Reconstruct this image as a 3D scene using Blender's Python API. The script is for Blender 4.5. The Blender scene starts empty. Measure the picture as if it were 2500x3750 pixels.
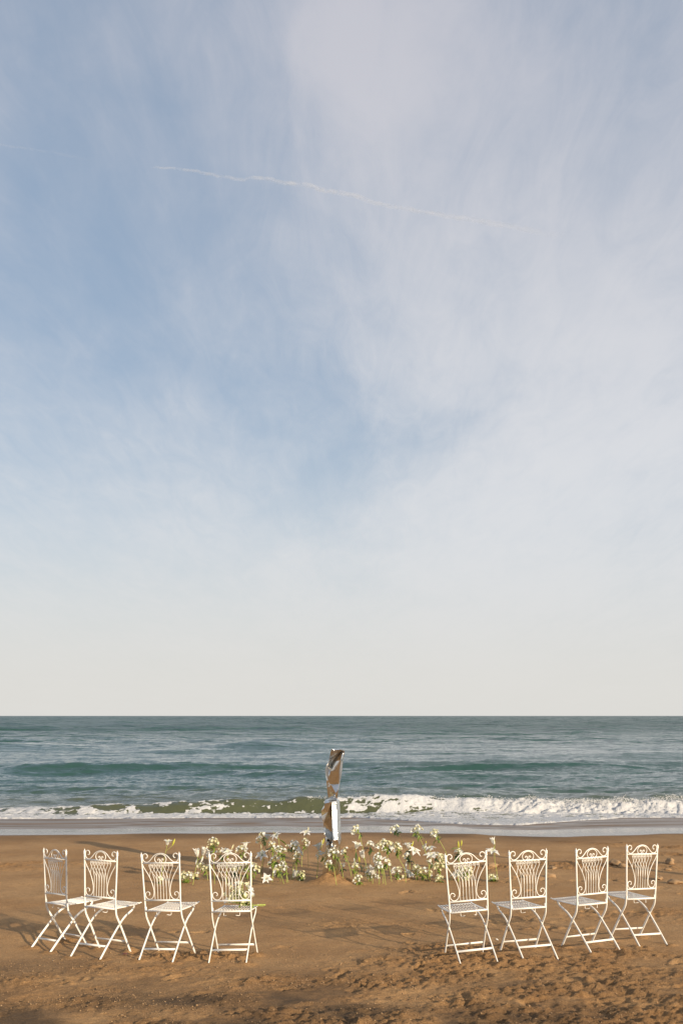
import bpy, math, random
import numpy as np
from mathutils import Vector, Matrix, Euler

R = math.radians
random.seed(7)
S = bpy.context.scene
COL = S.collection

# ------------------------------------------------------------------ camera
CAM_H = 2.184
FPX = 4000.0                      # focal length in photograph pixels (2500 wide)
PITCH = math.atan2(2622 - 1875, FPX)
cam = bpy.data.cameras.new('camera')
cam.sensor_fit = 'HORIZONTAL'; cam.sensor_width = 36; cam.lens = FPX / 2500 * 36
cam.clip_start = 0.1; cam.clip_end = 60000
co = bpy.data.objects.new('camera', cam); COL.objects.link(co)
co.location = (0, 0, CAM_H); co.rotation_euler = (math.pi/2 + PITCH, 0, R(0.05))
S.camera = co

# ------------------------------------------------------------------ light
SUN_EL, SUN_AZ = R(14.8), (0.69, -0.724)      # horizontal direction towards the sun
sl = bpy.data.lights.new('sun', 'SUN'); sl.energy = 4.9; sl.angle = R(0.75); sl.color = (1.0, 0.83, 0.61)
so = bpy.data.objects.new('sun', sl); COL.objects.link(so)
sd = Vector((SUN_AZ[0]*math.cos(SUN_EL), SUN_AZ[1]*math.cos(SUN_EL), math.sin(SUN_EL))).normalized()
so.rotation_euler = sd.to_track_quat('Z', 'Y').to_euler(); so.location = sd*50

S.view_settings.view_transform = 'Standard'
S.view_settings.look = 'None'
S.view_settings.exposure = 0.28
S.view_settings.gamma = 1.0
S.view_settings.use_curve_mapping = False

def px_dir(px, py):
    """world direction of a photograph pixel, used to lay out where clouds stand"""
    v = Vector(((px-1250)/FPX, (1875-py)/FPX, -1))
    v.rotate(Euler((math.pi/2 + PITCH, 0, 0)))
    return v.normalized()

# ------------------------------------------------------------------ node helpers
class NT:
    def __init__(s, tree): s.t = tree; s.n = tree.nodes; s.l = tree.links
    def add(s, typ, **kw):
        n = s.n.new(typ)
        for k, v in kw.items(): setattr(n, k, v)
        return n
    def put(s, node, key, val):
        i = node.inputs[key]
        if isinstance(val, bpy.types.NodeSocket): s.l.new(val, i)
        elif val is not None: i.default_value = val
    def math(s, op, a, b=None, c=None, clamp=False):
        n = s.add('ShaderNodeMath', operation=op, use_clamp=clamp)
        s.put(n, 0, a); s.put(n, 1, b)
        if c is not None: s.put(n, 2, c)
        return n.outputs[0]
    def vmath(s, op, a, b=None):
        n = s.add('ShaderNodeVectorMath', operation=op); s.put(n, 0, a); s.put(n, 1, b)
        return n.outputs['Value'] if op in ('DOT_PRODUCT', 'LENGTH', 'DISTANCE') else n.outputs[0]
    def mix(s, f, a, b, kind='MIX'):
        n = s.add('ShaderNodeMix', data_type='RGBA', blend_type=kind); n.clamp_factor = True
        s.put(n, 0, f); s.put(n, 6, a); s.put(n, 7, b); return n.outputs[2]
    def noise(s, vec, scale, detail=4, rough=.5, dist=0, lac=2):
        n = s.add('ShaderNodeTexNoise'); s.put(n, 'Vector', vec)
        for k, v in (('Scale', scale), ('Detail', detail), ('Roughness', rough), ('Distortion', dist), ('Lacunarity', lac)): n.inputs[k].default_value = v
        return n.outputs['Fac']
    def ramp(s, f, stops, interp='LINEAR'):
        n = s.add('ShaderNodeValToRGB'); s.put(n, 0, f); r = n.color_ramp; r.interpolation = interp
        while len(r.elements) < len(stops): r.elements.new(.5)
        for e, (p, c) in zip(r.elements, stops):
            e.position = p; e.color = (c, c, c, 1) if isinstance(c, (int, float)) else tuple(c) + (1,)
        return n.outputs[0]
    def maprange(s, f, a, b, c=0, d=1, smooth=True):
        n = s.add('ShaderNodeMapRange'); n.interpolation_type = 'SMOOTHSTEP' if smooth else 'LINEAR'
        s.put(n, 0, f); s.put(n, 1, a); s.put(n, 2, b); s.put(n, 3, c); s.put(n, 4, d); return n.outputs[0]
    def bump(s, h, strength, dist, normal=None):
        n = s.add('ShaderNodeBump'); n.inputs['Strength'].default_value = strength; n.inputs['Distance'].default_value = dist
        s.put(n, 'Height', h)
        if normal is not None: s.put(n, 'Normal', normal)
        return n.outputs[0]

# ------------------------------------------------------------------ world: sky with thin cirrus
w = bpy.data.worlds.new('World'); S.world = w; w.use_nodes = True
g = NT(w.node_tree); g.n.clear()
out = g.add('ShaderNodeOutputWorld'); bg = g.add('ShaderNodeBackground')
sky = g.add('ShaderNodeTexSky'); sky.sky_type = 'NISHITA'; sky.sun_disc = False
sky.sun_elevation = SUN_EL; sky.sun_rotation = math.atan2(SUN_AZ[0], SUN_AZ[1])
sky.air_density = 1.0; sky.dust_density = 1.2; sky.ozone_density = 1.6; sky.altitude = 0
tc = g.add('ShaderNodeTexCoord'); D = tc.outputs['Generated']
sep = g.add('ShaderNodeSeparateXYZ'); g.put(sep, 0, D)
dz = sep.outputs[2]
zc = g.math('MAXIMUM', g.math('ADD', dz, .10), .02)
dv = g.add('ShaderNodeCombineXYZ'); g.put(dv, 0, g.math('DIVIDE', sep.outputs[0], zc)); g.put(dv, 1, g.math('DIVIDE', sep.outputs[1], zc))
P = dv.outputs[0]                                            # the plane of the cirrus layer
mp = g.add('ShaderNodeMapping'); g.put(mp, 0, P); mp.inputs['Rotation'].default_value = (0, 0, R(18)); mp.inputs['Scale'].default_value = (1.1, .62, 1)
n1 = g.noise(mp.outputs[0], 1.5, 7, .52, .5)
mp2 = g.add('ShaderNodeMapping'); g.put(mp2, 0, P); mp2.inputs['Rotation'].default_value = (0, 0, R(-24)); mp2.inputs['Scale'].default_value = (.9, .55, 1)
n2 = g.noise(mp2.outputs[0], .8, 6, .55, .8)
def blob(px, py, rad, amp, warp=None):
    d = px_dir(px, py)
    dist = g.vmath('DISTANCE', warp if warp is not None else D, tuple(d))
    return g.math('MULTIPLY', g.maprange(dist, rad, 0.0), amp)
# warp directions so that the veils have torn edges
wn = g.add('ShaderNodeTexNoise'); g.put(wn, 'Vector', D); wn.inputs['Scale'].default_value = 5; wn.inputs['Detail'].default_value = 5
wv = g.vmath('SUBTRACT', wn.outputs['Color'], (.5, .5, .5))
ws = g.add('ShaderNodeVectorMath', operation='SCALE'); g.put(ws, 0, wv); ws.inputs['Scale'].default_value = .16
DW = g.vmath('ADD', D, ws.outputs[0])
acc = None
for b in ((1460, 20, .13, .34), (1580, 280, .12, .22), (1330, 520, .20, .08), (1750, 520, .25, .14),
          (2500, 800, .42, .26), (2350, 1500, .36, .34), (2000, 1950, .30, .26), (1000, 1050, .16, .06),
          (600, 2250, .30, .16), (1500, 2300, .25, .16)):
    v = blob(*b, warp=DW); acc = v if acc is None else g.math('ADD', acc, v)
for b in ((250, 1080, .30, .16), (1330, 1720, .12, .20), (100, 200, .35, .10), (1250, 1650, .22, .12), (2350, 250, .34, .20), (2050, 1150, .2, .08)):
    acc = g.math('SUBTRACT', acc, blob(*b, warp=DW))
# fine fibres drawn out along the wind
mp3 = g.add('ShaderNodeMapping'); g.put(mp3, 0, P); mp3.inputs['Rotation'].default_value = (0, 0, R(-14)); mp3.inputs['Scale'].default_value = (3.0, .9, 1)
n3 = g.noise(mp3.outputs[0], 1.6, 8, .60, .9)
n4 = g.noise(DW, 5.5, 8, .60, .7)
# one veil has a clear left edge that runs up the sky
sdw = g.add('ShaderNodeSeparateXYZ'); g.put(sdw, 0, g.vmath('ADD', D, g.vmath('MULTIPLY', wv, (.09, .09, .05))))
uu = g.math('DIVIDE', sdw.outputs[0], g.math('MAXIMUM', g.math('ADD', g.math('MULTIPLY', sdw.outputs[1], math.cos(PITCH)), g.math('MULTIPLY', sdw.outputs[2], math.sin(PITCH))), .05))
veil = g.math('MULTIPLY', g.maprange(uu, -.048, -.028), g.maprange(uu, .14, -.02))
veil = g.math('MULTIPLY', veil, g.maprange(dz, .34, .60))
acc = g.math('ADD', acc, g.math('MULTIPLY', veil, .24))
def cen(n, k): return g.math('MULTIPLY', g.math('SUBTRACT', n, .5), k)
tex = g.math('ADD', g.math('ADD', cen(n1, .60), cen(n2, .50)), g.math('ADD', cen(n3, .46), cen(n4, .70)))
cl = g.math('ADD', g.math('ADD', tex, acc), .40, clamp=False)
mp5 = g.add('ShaderNodeMapping'); g.put(mp5, 0, P); mp5.inputs['Rotation'].default_value = (0, 0, R(-32)); mp5.inputs['Scale'].default_value = (5.5, 1.3, 1)
n5 = g.noise(mp5.outputs[0], 2.2, 9, .66, 1.2)
cl = g.math('ADD', cl, g.math('MULTIPLY', cen(n5, .55), g.maprange(cl, .0, .5, .45, 1.0)))
cl = g.maprange(cl, -.18, 1.12, 0, .97)
hz = g.maprange(dz, .33, .0, 0, 1, smooth=True)            # low haze
hz = g.math('POWER', hz, 1.35)
base = g.mix(.46, sky.outputs[0], (4.7, 5.9, 7.6, 1))
CLOUDC = g.mix(g.maprange(dz, .62, .18, 0, 1), (5.65, 5.7, 6.3, 1), (7.1, 7.25, 7.6, 1)); HAZEC = g.mix(g.maprange(dz, .20, .0, 0, 1), (7.4, 7.6, 7.7, 1), (7.4, 7.25, 6.85, 1))
c1 = g.mix(cl, base, CLOUDC)
c2 = g.mix(g.math('MULTIPLY', hz, .94), c1, HAZEC)
g.put(bg, 0, c2); bg.inputs[1].default_value = .082
g.l.new(bg.outputs[0], out.inputs[0])

# ------------------------------------------------------------------ numpy noise
_rs = np.random.RandomState(11)
_LAT = _rs.rand(8, 256, 256).astype(np.float32)
def vn(x, y, s=0):
    x = np.asarray(x, dtype=np.float64); y = np.asarray(y, dtype=np.float64)
    xi = np.floor(x).astype(np.int64); yi = np.floor(y).astype(np.int64)
    fx = x-xi; fy = y-yi; fx = fx*fx*(3-2*fx); fy = fy*fy*(3-2*fy)
    L = _LAT[s % 8]; a = xi & 255; b = (xi+1) & 255; c = yi & 255; d = (yi+1) & 255
    return (L[a, c]*(1-fx)*(1-fy)+L[b, c]*fx*(1-fy)+L[a, d]*(1-fx)*fy+L[b, d]*fx*fy)-.5
def fbm(x, y, o=4, s=0, gain=.5):
    r = 0; a = 1
    for k in range(o):
        r = r+a*vn(x*2**k+17.3*k, y*2**k+9.1*k, s+k); a *= gain
    return r
def sm(x, a, b):
    t = np.clip((x-a)/(b-a), 0, 1); return t*t*(3-2*t)

# ------------------------------------------------------------------ mesh helpers
def mesh(name, V, F, mat=None, smooth=True, uvs=None):
    me = bpy.data.meshes.new(name); me.from_pydata([tuple(v) for v in V], [], [tuple(f) for f in F])
    if mat:
        for m in (mat if isinstance(mat, (list, tuple)) else [mat]): me.materials.append(m)
    if smooth: me.polygons.foreach_set('use_smooth', [True]*len(me.polygons))
    me.update(); return me
def link(name, me, parent=None, loc=None):
    o = bpy.data.objects.new(name, me); COL.objects.link(o)
    if parent: o.parent = parent
    if loc is not None: o.location = loc
    return o
def tag(o, label=None, cat=None, group=None, kind=None):
    if label: o['label'] = label
    if cat: o['category'] = cat
    if group: o['group'] = group
    if kind: o['kind'] = kind
    return o
def empty(name, loc): 
    o = link(name, None); o.location = loc; o.empty_display_size = .1; return o
class MB:
    def __init__(s): s.V = []; s.F = []; s.M = []
    def add(s, V, F, m=0):
        n = len(s.V); s.V += [tuple(v) for v in V]; s.F += [tuple(i+n for i in f) for f in F]; s.M += [m]*len(F)
    def mesh(s, name, mats, smooth=True):
        me = mesh(name, s.V, s.F, mats, smooth); me.polygons.foreach_set('material_index', s.M); return me
def tube(pts, r, n=6, up=None, rx=None, cap=True):
    """tube along points; r = radius or list; with rx: flat bar half sizes (r along side, rx along up)"""
    P = [Vector(p) for p in pts]; N = len(P)
    V = []; F = []
    u = Vector(up) if up is not None else None
    prev = None
    for i, p in enumerate(P):
        t = (P[min(i+1, N-1)]-P[max(i-1, 0)]).normalized()
        ref = u if u is not None else (prev if prev is not None else (Vector((0, 0, 1)) if abs(t.z) < .9 else Vector((1, 0, 0))))
        b = ref-t*ref.dot(t)
        if b.length < 1e-5: b = t.orthogonal()
        b.normalize(); a = t.cross(b); prev = b
        ri = r[i] if isinstance(r, (list, tuple)) else r
        if rx is not None:
            for sa, sb in ((1, 1), (-1, 1), (-1, -1), (1, -1)): V.append(p+a*ri*sa+b*rx*sb)
        else:
            for k in range(n):
                an = 2*math.pi*k/n; V.append(p+a*ri*math.cos(an)+b*ri*math.sin(an))
    m = 4 if rx is not None else n
    for i in range(N-1):
        for k in range(m): F.append((i*m+k, i*m+(k+1) % m, (i+1)*m+(k+1) % m, (i+1)*m+k))
    if cap: F.append(tuple(range(m-1, -1, -1))); F.append(tuple((N-1)*m+k for k in range(m)))
    return V, F
def catmull(pts, k=4):
    P = [Vector(p) for p in pts]; out = []
    for i in range(len(P)-1):
        p0 = P[max(i-1, 0)]; p1 = P[i]; p2 = P[i+1]; p3 = P[min(i+2, len(P)-1)]
        for j in range(k):
            t = j/k
            out.append(.5*((2*p1)+(p2-p0)*t+(2*p0-5*p1+4*p2-p3)*t*t+(3*p1-p0-3*p2+p3)*t**3))
    out.append(P[-1]); return out
def lathe(prof, n=10):
    V = []; F = []
    for r, z in prof:
        for k in range(n): V.append((r*math.cos(2*math.pi*k/n), r*math.sin(2*math.pi*k/n), z))
    for i in range(len(prof)-1):
        for k in range(n): F.append((i*n+k, i*n+(k+1) % n, (i+1)*n+(k+1) % n, (i+1)*n+k))
    return V, F

# ------------------------------------------------------------------ materials
def mat(name):
    m = bpy.data.materials.new(name); m.use_nodes = True; t = NT(m.node_tree)
    return m, t, m.node_tree.nodes['Principled BSDF']
def simple(name, c, rough=.5, var=.12, scale=30, bump=0, trans=0, metal=0, spec=.5, coat=0):
    m, t, b = mat(name)
    tcn = t.add('ShaderNodeTexCoord')
    n = t.noise(tcn.outputs['Object'], scale, 4, .6)
    lo = tuple(x*(1-var) for x in c)+(1,); hi = tuple(min(1, x*(1+var)) for x in c)+(1,)
    t.put(b, 'Base Color', t.mix(n, lo, hi)); b.inputs['Roughness'].default_value = rough; b.inputs['Metallic'].default_value = metal
    b.inputs['Specular IOR Level'].default_value = spec
    if bump: t.put(b, 'Normal', t.bump(n, bump, .002))
    if trans:
        o = m.node_tree.nodes['Material Output']; tr = t.add('ShaderNodeBsdfTranslucent'); t.put(tr, 0, hi)
        mx = t.add('ShaderNodeMixShader'); mx.inputs[0].default_value = trans
        t.l.new(b.outputs[0], mx.inputs[1]); t.l.new(tr.outputs[0], mx.inputs[2]); t.l.new(mx.outputs[0], o.inputs[0])
    return m
M_PAINT = simple('cream_painted_metal', (.88, .86, .80), .40, .07, 60, .25)
def paint():
    m = M_PAINT; t = NT(m.node_tree); b = m.node_tree.nodes['Principled BSDF']
    oi = t.add('ShaderNodeObjectInfo'); tcn = t.add('ShaderNodeNewGeometry')
    n = t.noise(t.vmath('ADD', tcn.outputs['Position'], (3, 1, 2)), 42, 5, .7); k = t.noise(tcn.outputs['Position'], 9, 3, .6)
    old = b.inputs['Base Color'].links[0].from_socket
    c = t.mix(t.maprange(k, .35, .7, 0, .22), old, (.66, .60, .50, 1))
    c = t.mix(t.maprange(n, .66, .72, 0, .85), c, (.30, .17, .09, 1))
    t.put(b, 'Base Color', c)
paint()
M_RUST = simple('worn_joint', (.42, .36, .29), .6, .3, 80)
M_PETAL = simple('white_petal', (.84, .84, .79), .55, .06, 40, .1, trans=.30)
M_CREAM = simple('cream_petal', (.78, .75, .50), .55, .10, 60, 0, trans=.30)
M_BUDY = simple('yellow_green_bud', (.52, .52, .07), .5, .15, 50, 0, trans=.15)
M_STEM = simple('stem_green', (.34, .40, .085), .5, .3, 14)
M_DSTEM = simple('stem_brown_green', (.11, .10, .035), .5, .3, 14)
M_LEAF = simple('leaf_green', (.23, .31, .055), .45, .35, 25, .2, trans=.25)
M_DLEAF = simple('dark_leaf', (.045, .085, .022), .35, .3, 25, .2, trans=.1)
M_STAMEN = simple('stamen', (.42, .22, .03), .7, .1, 50)
M_WOOD = simple('weathered_wood', (.22, .16, .11), .8, .3, 12, .6)

# ---- sand
def sand_material():
    m, t, b = mat('sand')
    geo = t.add('ShaderNodeNewGeometry'); Pn = geo.outputs['Position']
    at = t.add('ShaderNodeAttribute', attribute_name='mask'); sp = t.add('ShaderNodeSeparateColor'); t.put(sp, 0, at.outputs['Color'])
    churn, wet, damp_vignette = sp.outputs[0], sp.outputs[1], sp.outputs[2]
    nb = t.noise(Pn, .9, 5, .6); nm = t.noise(Pn, 7, 5, .65); nf = t.noise(Pn, 62, 4, .85); ng = t.noise(Pn, 210, 2, .9)
    c = t.mix(t.maprange(nb, .35, .65), (.345, .200, .090, 1), (.425, .258, .122, 1))
    c = t.mix(t.math('MULTIPLY', t.maprange(nm, .45, .7), .35), c, (.29, .165, .078, 1))
    c = t.mix(t.math('MULTIPLY', churn, .40), c, (.37, .195, .080, 1))
    c = t.mix(t.math('MULTIPLY', damp_vignette, .85), c, (.088, .060, .037, 1))  # tide-edge damp and the painted foreground vignette share this dark tone
    gr = t.maprange(nf, .36, .64, .78, 1.22); gg = t.maprange(ng, .3, .7, .80, 1.2)
    gm = t.math('MULTIPLY', gr, gg); cc = t.add('ShaderNodeCombineColor'); [t.put(cc, i, gm) for i in range(3)]
    c = t.mix(t.math('SUBTRACT', 1.0, wet), c, t.mix(1.0, c, cc.outputs[0], 'MULTIPLY'))
    c = t.mix(wet, c, (.19, .145, .11, 1))
    t.put(b, 'Base Color', c)
    t.put(b, 'Roughness', t.maprange(wet, 0.0, 1.0, .92, .13)); 
    t.put(b, 'Specular IOR Level', t.maprange(wet, 0.0, 1.0, .15, .55))
    dry = t.math('SUBTRACT', 1.0, wet)
    h = t.math('ADD', t.math('MULTIPLY', t.noise(Pn, 17, 7, .8), 1.5), t.math('ADD', t.math('MULTIPLY', nf, .55), t.math('MULTIPLY', ng, .25)))
    nrm = t.bump(t.math('MULTIPLY', h, t.math('MULTIPLY', dry, t.maprange(churn, 0.0, 1.0, .55, 1.3))), 1.0, .016)
    sc = t.add('ShaderNodeMapping'); t.put(sc, 0, Pn); sc.inputs['Scale'].default_value = (.6, 2.2, 1)
    nrm = t.bump(t.math('MULTIPLY', t.noise(sc.outputs[0], 6, 5, .6), wet), .35, .02, nrm)
    t.put(b, 'Normal', nrm)
    return m
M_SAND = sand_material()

# ------------------------------------------------------------------ ground shape
SEA_Z = -0.60
CHAIRS = [[-2.7847, 11.1928, -0.7497, -0.0291, 0.0467, -0.0125], [-2.2741, 10.7375, -0.4804, -0.0009, 0.0062, 0.0097], [-1.6266, 10.5576, -0.3307, -0.0023, 0.0561, -0.0287], [-1.0005, 10.4686, -0.136, 0.0035, 0.0434, 0.0356], [1.1719, 10.4252, 0.2224, 0.0154, 0.0518, 0.0102], [1.7225, 10.5778, 0.3568, 0.0169, 0.0035, 0.0085], [2.3703, 10.8889, 0.5026, 0.0034, -0.0028, -0.0109], [2.9208, 11.2729, 0.4635, -0.0061, -0.0385, -0.0241]]
SCULPT = (-0.155, 15.14)
def flat_at(px, py, z=0.0):
    """ground point (plane height z) seen at a photograph pixel"""
    d = px_dir(px, py); k = (z-CAM_H)/d.z
    return d.x*k, d.y*k
def berm(x, y):
    e = np.interp(x, [-40, -6.5, -4.7, -2.9, 0, 1.3, 2.5, 2.75, 4.1, 6.7, 40], [20.6, 20.75, 21.1, 21.25, 21.4, 21.36, 21.1, 20.85, 20.65, 21.36, 21.2])+.05*np.sin(x*3.1)
    t = y-e
    z = np.where(t > 0, -.0585*t*sm(t, 0, 2.0), 0)
    z = z-.12*np.maximum(y-31.0, 0)
    return np.maximum(z, -6.0), e
# patches of churned sand given by where they lie on the beach: x, y, radius x, radius y, amount
PATCH = [(flat_at(px, py)+(rx, ry, a)) for px, py, rx, ry, a in (
    (60, 3175, .7, .35, .7), (330, 3165, .35, .2, .5), (160, 3160, .5, .2, .6), (200, 3600, .8, .35, .6), (700, 3510, .5, .22, 1.0), (560, 3560, .8, .3, .5),
    (1290, 3115, .5, .5, .7), (1780, 3175, .6, .3, 1), (1820, 3180, .45, .3, .9), (1960, 3170, .9, .35, .9), (2090, 3175, .7, .4, 1),
    (2250, 3165, .8, .35, 1), (2440, 3170, .7, .45, 1), (2440, 3130, .7, .35, .8), (2100, 3085, .6, .3, .7), (2250, 3090, .7, .35, .8), (2440, 3100, .4, .3, .8),
    (2000, 3360, .5, .35, .5), (2300, 3350, .8, .5, .5), (1900, 3560, 1.4, .6, .9), (2150, 3640, 1.2, .7, 1), (1500, 3520, .7, .4, .7), (1650, 3480, .7, .3, .7),
    (1400, 3600, .9, .5, .7), (2380, 3690, .8, .5, 1), (1700, 3720, 1.2, .5, .8), (950, 3600, .9, .4, .5), (1200, 3640, .8, .5, .5),
    (450, 3700, .9, .4, .4), (1050, 3330, .5, .3, .3), (820, 3110, .3, .3, .35), (2180, 3495, .8, .4, .8), (1350, 3390, .7, .4, .3))]
rng = random.Random(5)
PRINTS = []
for k in range(300):
    y = rng.uniform(6.0, 10.2) if k < 230 else rng.uniform(10.2, 16)
    x = rng.uniform(-4, 4.6)
    if k >= 230: x = abs(x)*.8+.6 if rng.random() < .8 else x
    PRINTS.append((x, y, rng.uniform(0, math.pi), rng.uniform(.05, .14), rng.uniform(.03, .06), rng.uniform(.006, .022) if k % 4 else rng.uniform(.022, .034)))
def ground(X, Y, fine=True):
    Z, e = berm(X, Y)
    near = 1-sm(Y, e-2.0, e+.2)
    ch = np.zeros_like(Z)
    if fine:
        for (x, y, rx, ry, a) in PATCH:
            r2 = ((X-x)/rx)**2+((Y-y)/ry)**2
            ch = np.maximum(ch, a*np.exp(-r2*1.1))
        ch = np.maximum(ch, (.40+.30*sm(X, -.5, 1.5))*(1-sm(Y, 8.6, 10.0)))
        bx = fbm(X*2.2, Y*3.0, 4, 3)
        ch = np.clip(ch*(1.15+1.9*bx), 0, 1)
        Z = Z + near*(.030*fbm(X*.7, Y*.9, 3, 1) + .010*fbm(X*3, Y*3.5, 3, 2))
        # dents and heaps of walked-over sand
        for (x, y, an, a, b, dpt) in PRINTS:
            ix = np.where((X[0] > x-.45) & (X[0] < x+.45))[0]; iy = np.where((Y[:, 0] > y-.45) & (Y[:, 0] < y+.45))[0]
            if len(ix) == 0 or len(iy) == 0: continue
            s_ = np.s_[iy[0]:iy[-1]+1, ix[0]:ix[-1]+1]
            dx = X[s_]-x+.09*fbm(X[s_]*9, Y[s_]*9, 3, 5); dy = Y[s_]-y+.07*fbm(X[s_]*9, Y[s_]*9, 3, 6)
            u = (dx*math.cos(an)+dy*math.sin(an))/a; v = (-dx*math.sin(an)+dy*math.cos(an))/b
            r = np.sqrt(u*u+v*v)
            Z[s_] += dpt*(-np.exp(-r**3*.9)+.40*np.exp(-((r-1.35)/.30)**2)*(1+1.6*vn(X[s_]*25, Y[s_]*25, 2)))
        rid = 1-np.abs(fbm(X*6, Y*7.5, 3, 4))*2.6
        cr = fbm(X*15, Y*17, 4, 0, .62)
        Z = Z + 1.45*ch*near*(.026*np.abs(fbm(X*11, Y*12, 4, 0, .7)) + .022*np.clip(cr, -.25, .8) + .008*rid + .014*fbm(X*4.5, Y*6, 3, 6))
        Z = Z + near*(1-ch)*(.0022+.0045*(1-sm(Y, 8.5, 12)))*fbm(X*18, Y*22, 3, 3)
        # thin lines where the last tide stopped
        Z = Z + near*.006*np.exp(-((Y-13.2-.35*np.sin(X*.8)-.5*fbm(X*.9, Y*0, 3, 2))/.05)**2)*sm(fbm(X*5, Y*5, 2, 1), -.1, .3)
    for c in CHAIRS: Z = Z + c[3]*np.exp(-((X-c[0])**2+(Y-c[1])**2)/.16)
    # every foot has pressed in and pushed up a little sand
    if fine:
        for c in CHAIRS:
            for fx_, fy_ in ((-.171, -.18), (.171, -.18), (-.1845, .248), (.1845, .248)):
                x = c[0]+fx_*math.cos(c[2])-fy_*math.sin(c[2]); y = c[1]+fx_*math.sin(c[2])+fy_*math.cos(c[2])
                r = np.sqrt((X-x-.01)**2+(Y-y)**2)
                if not np.any(r < .3): continue
                k_ = np.exp(-((r-.050)/.026)**2)
                Z = Z+.016*k_*(1+1.8*vn(X*17, Y*17, 3))-.012*np.exp(-(r/.028)**2); ch = np.maximum(ch, .9*np.exp(-(r/.11)**2))
    # the heap the sculpture is planted in
    r = np.sqrt((X-SCULPT[0]-.02)**2/1.5+(Y-SCULPT[1])**2)
    heap = .12*np.exp(-(r/.21)**2)
    Z = Z + heap*(1+.5*fbm(X*14, Y*14, 3, 2)); ch = np.maximum(ch, sm(heap, .01, .05)*.9)
    return Z, ch, e
def ground_z(x, y):
    X = np.array([[x]]); Y = np.array([[y]])
    Z, e = berm(X, Y)
    Z = Z+(1-sm(Y, e-2.0, e+.2))*.030*fbm(X*.7, Y*.9, 3, 1)
    return float(Z[0, 0])

def grid_obj(name, X, Y, Z, material, cols, keep=None):
    ny, nx = X.shape
    V = np.stack([X, Y, Z], -1).reshape(-1, 3).astype(np.float32)
    i = np.arange(ny*nx).reshape(ny, nx)
    Q = np.stack([i[:-1, :-1], i[:-1, 1:], i[1:, 1:], i[1:, :-1]], -1).reshape(-1, 4)
    me = bpy.data.meshes.new(name)
    me.vertices.add(len(V)); me.vertices.foreach_set('co', V.ravel())
    me.loops.add(len(Q)*4); me.loops.foreach_set('vertex_index', Q.ravel().astype(np.int32))
    me.polygons.add(len(Q)); me.polygons.foreach_set('loop_start', (np.arange(len(Q))*4).astype(np.int32)); me.polygons.foreach_set('loop_total', np.full(len(Q), 4, np.int32))
    me.update(calc_edges=True); me.polygons.foreach_set('use_smooth', np.ones(len(Q), bool))
    a = me.color_attributes.new('mask', 'FLOAT_COLOR', 'POINT'); c = np.ones((len(V), 4), np.float32)
    for k, ar in enumerate(cols): c[:, k] = ar.reshape(-1)
    a.data.foreach_set('color', c.ravel()); me.materials.append(material); me.validate()
    o = link(name, me); o['kind'] = 'structure'; return o

xs = np.concatenate([-np.geomspace(4000, 5.8, 26)[:-1], np.arange(-5.6, 5.9, .0185), np.geomspace(6.0, 4000, 26)])
ys = np.concatenate([-np.geomspace(3000, 2, 16), np.arange(0, 5.5, .5), np.arange(5.6, 10.6, .017), np.arange(10.6, 15, .025), np.arange(15, 22.2, .04), np.arange(22.2, 34, .12), np.geomspace(34.5, 60, 12)])
X, Y = np.meshgrid(xs, ys)
Z, CH, EDGE = ground(X, Y)
wobble = .08*fbm(X*.8, Y*0, 3, 5)
WET = sm(Y, EDGE+.0+wobble, EDGE+.22+wobble)
WET = WET*(1-sm(Y-EDGE+1.2*fbm(X*.35, Y*.3, 4, 1), 2.6, 3.8)*(.29+.42*np.clip(fbm(X*1.3, Y*2.2, 4, 6)+.3, 0, 1)))
DAMP_VIGNETTE = np.clip(.75*sm(Y, EDGE-1.6+wobble, EDGE+.1)*(.8+.9*fbm(X*1.1, Y*1.1, 3, 4)) + (1.45*(1-sm(Y, 7.2, 11.4)))*(.85+1.9*fbm(X*1.7, Y*2.2, 4, 2))*(1-.65*CH), 0, 1)  # real damp by the tide edge, plus vignette darkening painted into the foreground sand
GX, GY, GZ = xs.copy(), ys.copy(), Z.copy()
def gz(x, y):
    i = np.clip(np.searchsorted(GX, x)-1, 0, len(GX)-2); j = np.clip(np.searchsorted(GY, y)-1, 0, len(GY)-2)
    u = (x-GX[i])/(GX[i+1]-GX[i]); v = (y-GY[j])/(GY[j+1]-GY[j])
    return GZ[j, i]*(1-u)*(1-v)+GZ[j, i+1]*u*(1-v)+GZ[j+1, i]*(1-u)*v+GZ[j+1, i+1]*u*v
grid_obj('sand_beach', X, Y, Z, M_SAND, (CH, WET, DAMP_VIGNETTE))

# ------------------------------------------------------------------ sea
def swash_front():
    tab = []
    for px, py in ((-900, 2996), (-300, 2994), (0, 2992), (300, 2988), (700, 2990), (1100, 2993), (1250, 2993), (1450, 3002), (1600, 3012), (1750, 3020), (1900, 3021), (2050, 3010), (2200, 2999), (2350, 2985), (2500, 2970), (3000, 2962)):
        d = px_dir(px, py)
        for k in range(4000):
            y = 19+k*.01; s = y/d.y; z = CAM_H+d.z*s
            gz = max(float(berm(np.array([d.x*s]), np.array([y]))[0][0]), SEA_Z)
            if z <= gz+.01: break
        tab.append((d.x*s, y))
    return tab
FRONT = swash_front()
def front_y(x):
    a = sorted(FRONT); return np.interp(x, [q[0] for q in a], [q[1] for q in a])
rows = np.concatenate([np.arange(23.0, 31.0, .085), np.arange(31.0, 34.6, .035), np.arange(34.6, 60, .11), 60*np.power(1.0072, np.arange(0, 420)), np.geomspace(1250, 26000, 60)])
tt = np.linspace(-1, 1, 560)
T_, Y = np.meshgrid(tt, rows)
X = T_*(Y*.345+3.0)
fy = np.minimum(front_y(X), 31.0); fy = fy+.18*fbm(X*1.6, X*0, 4, 2)
B, _ = berm(X, Y)
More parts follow.
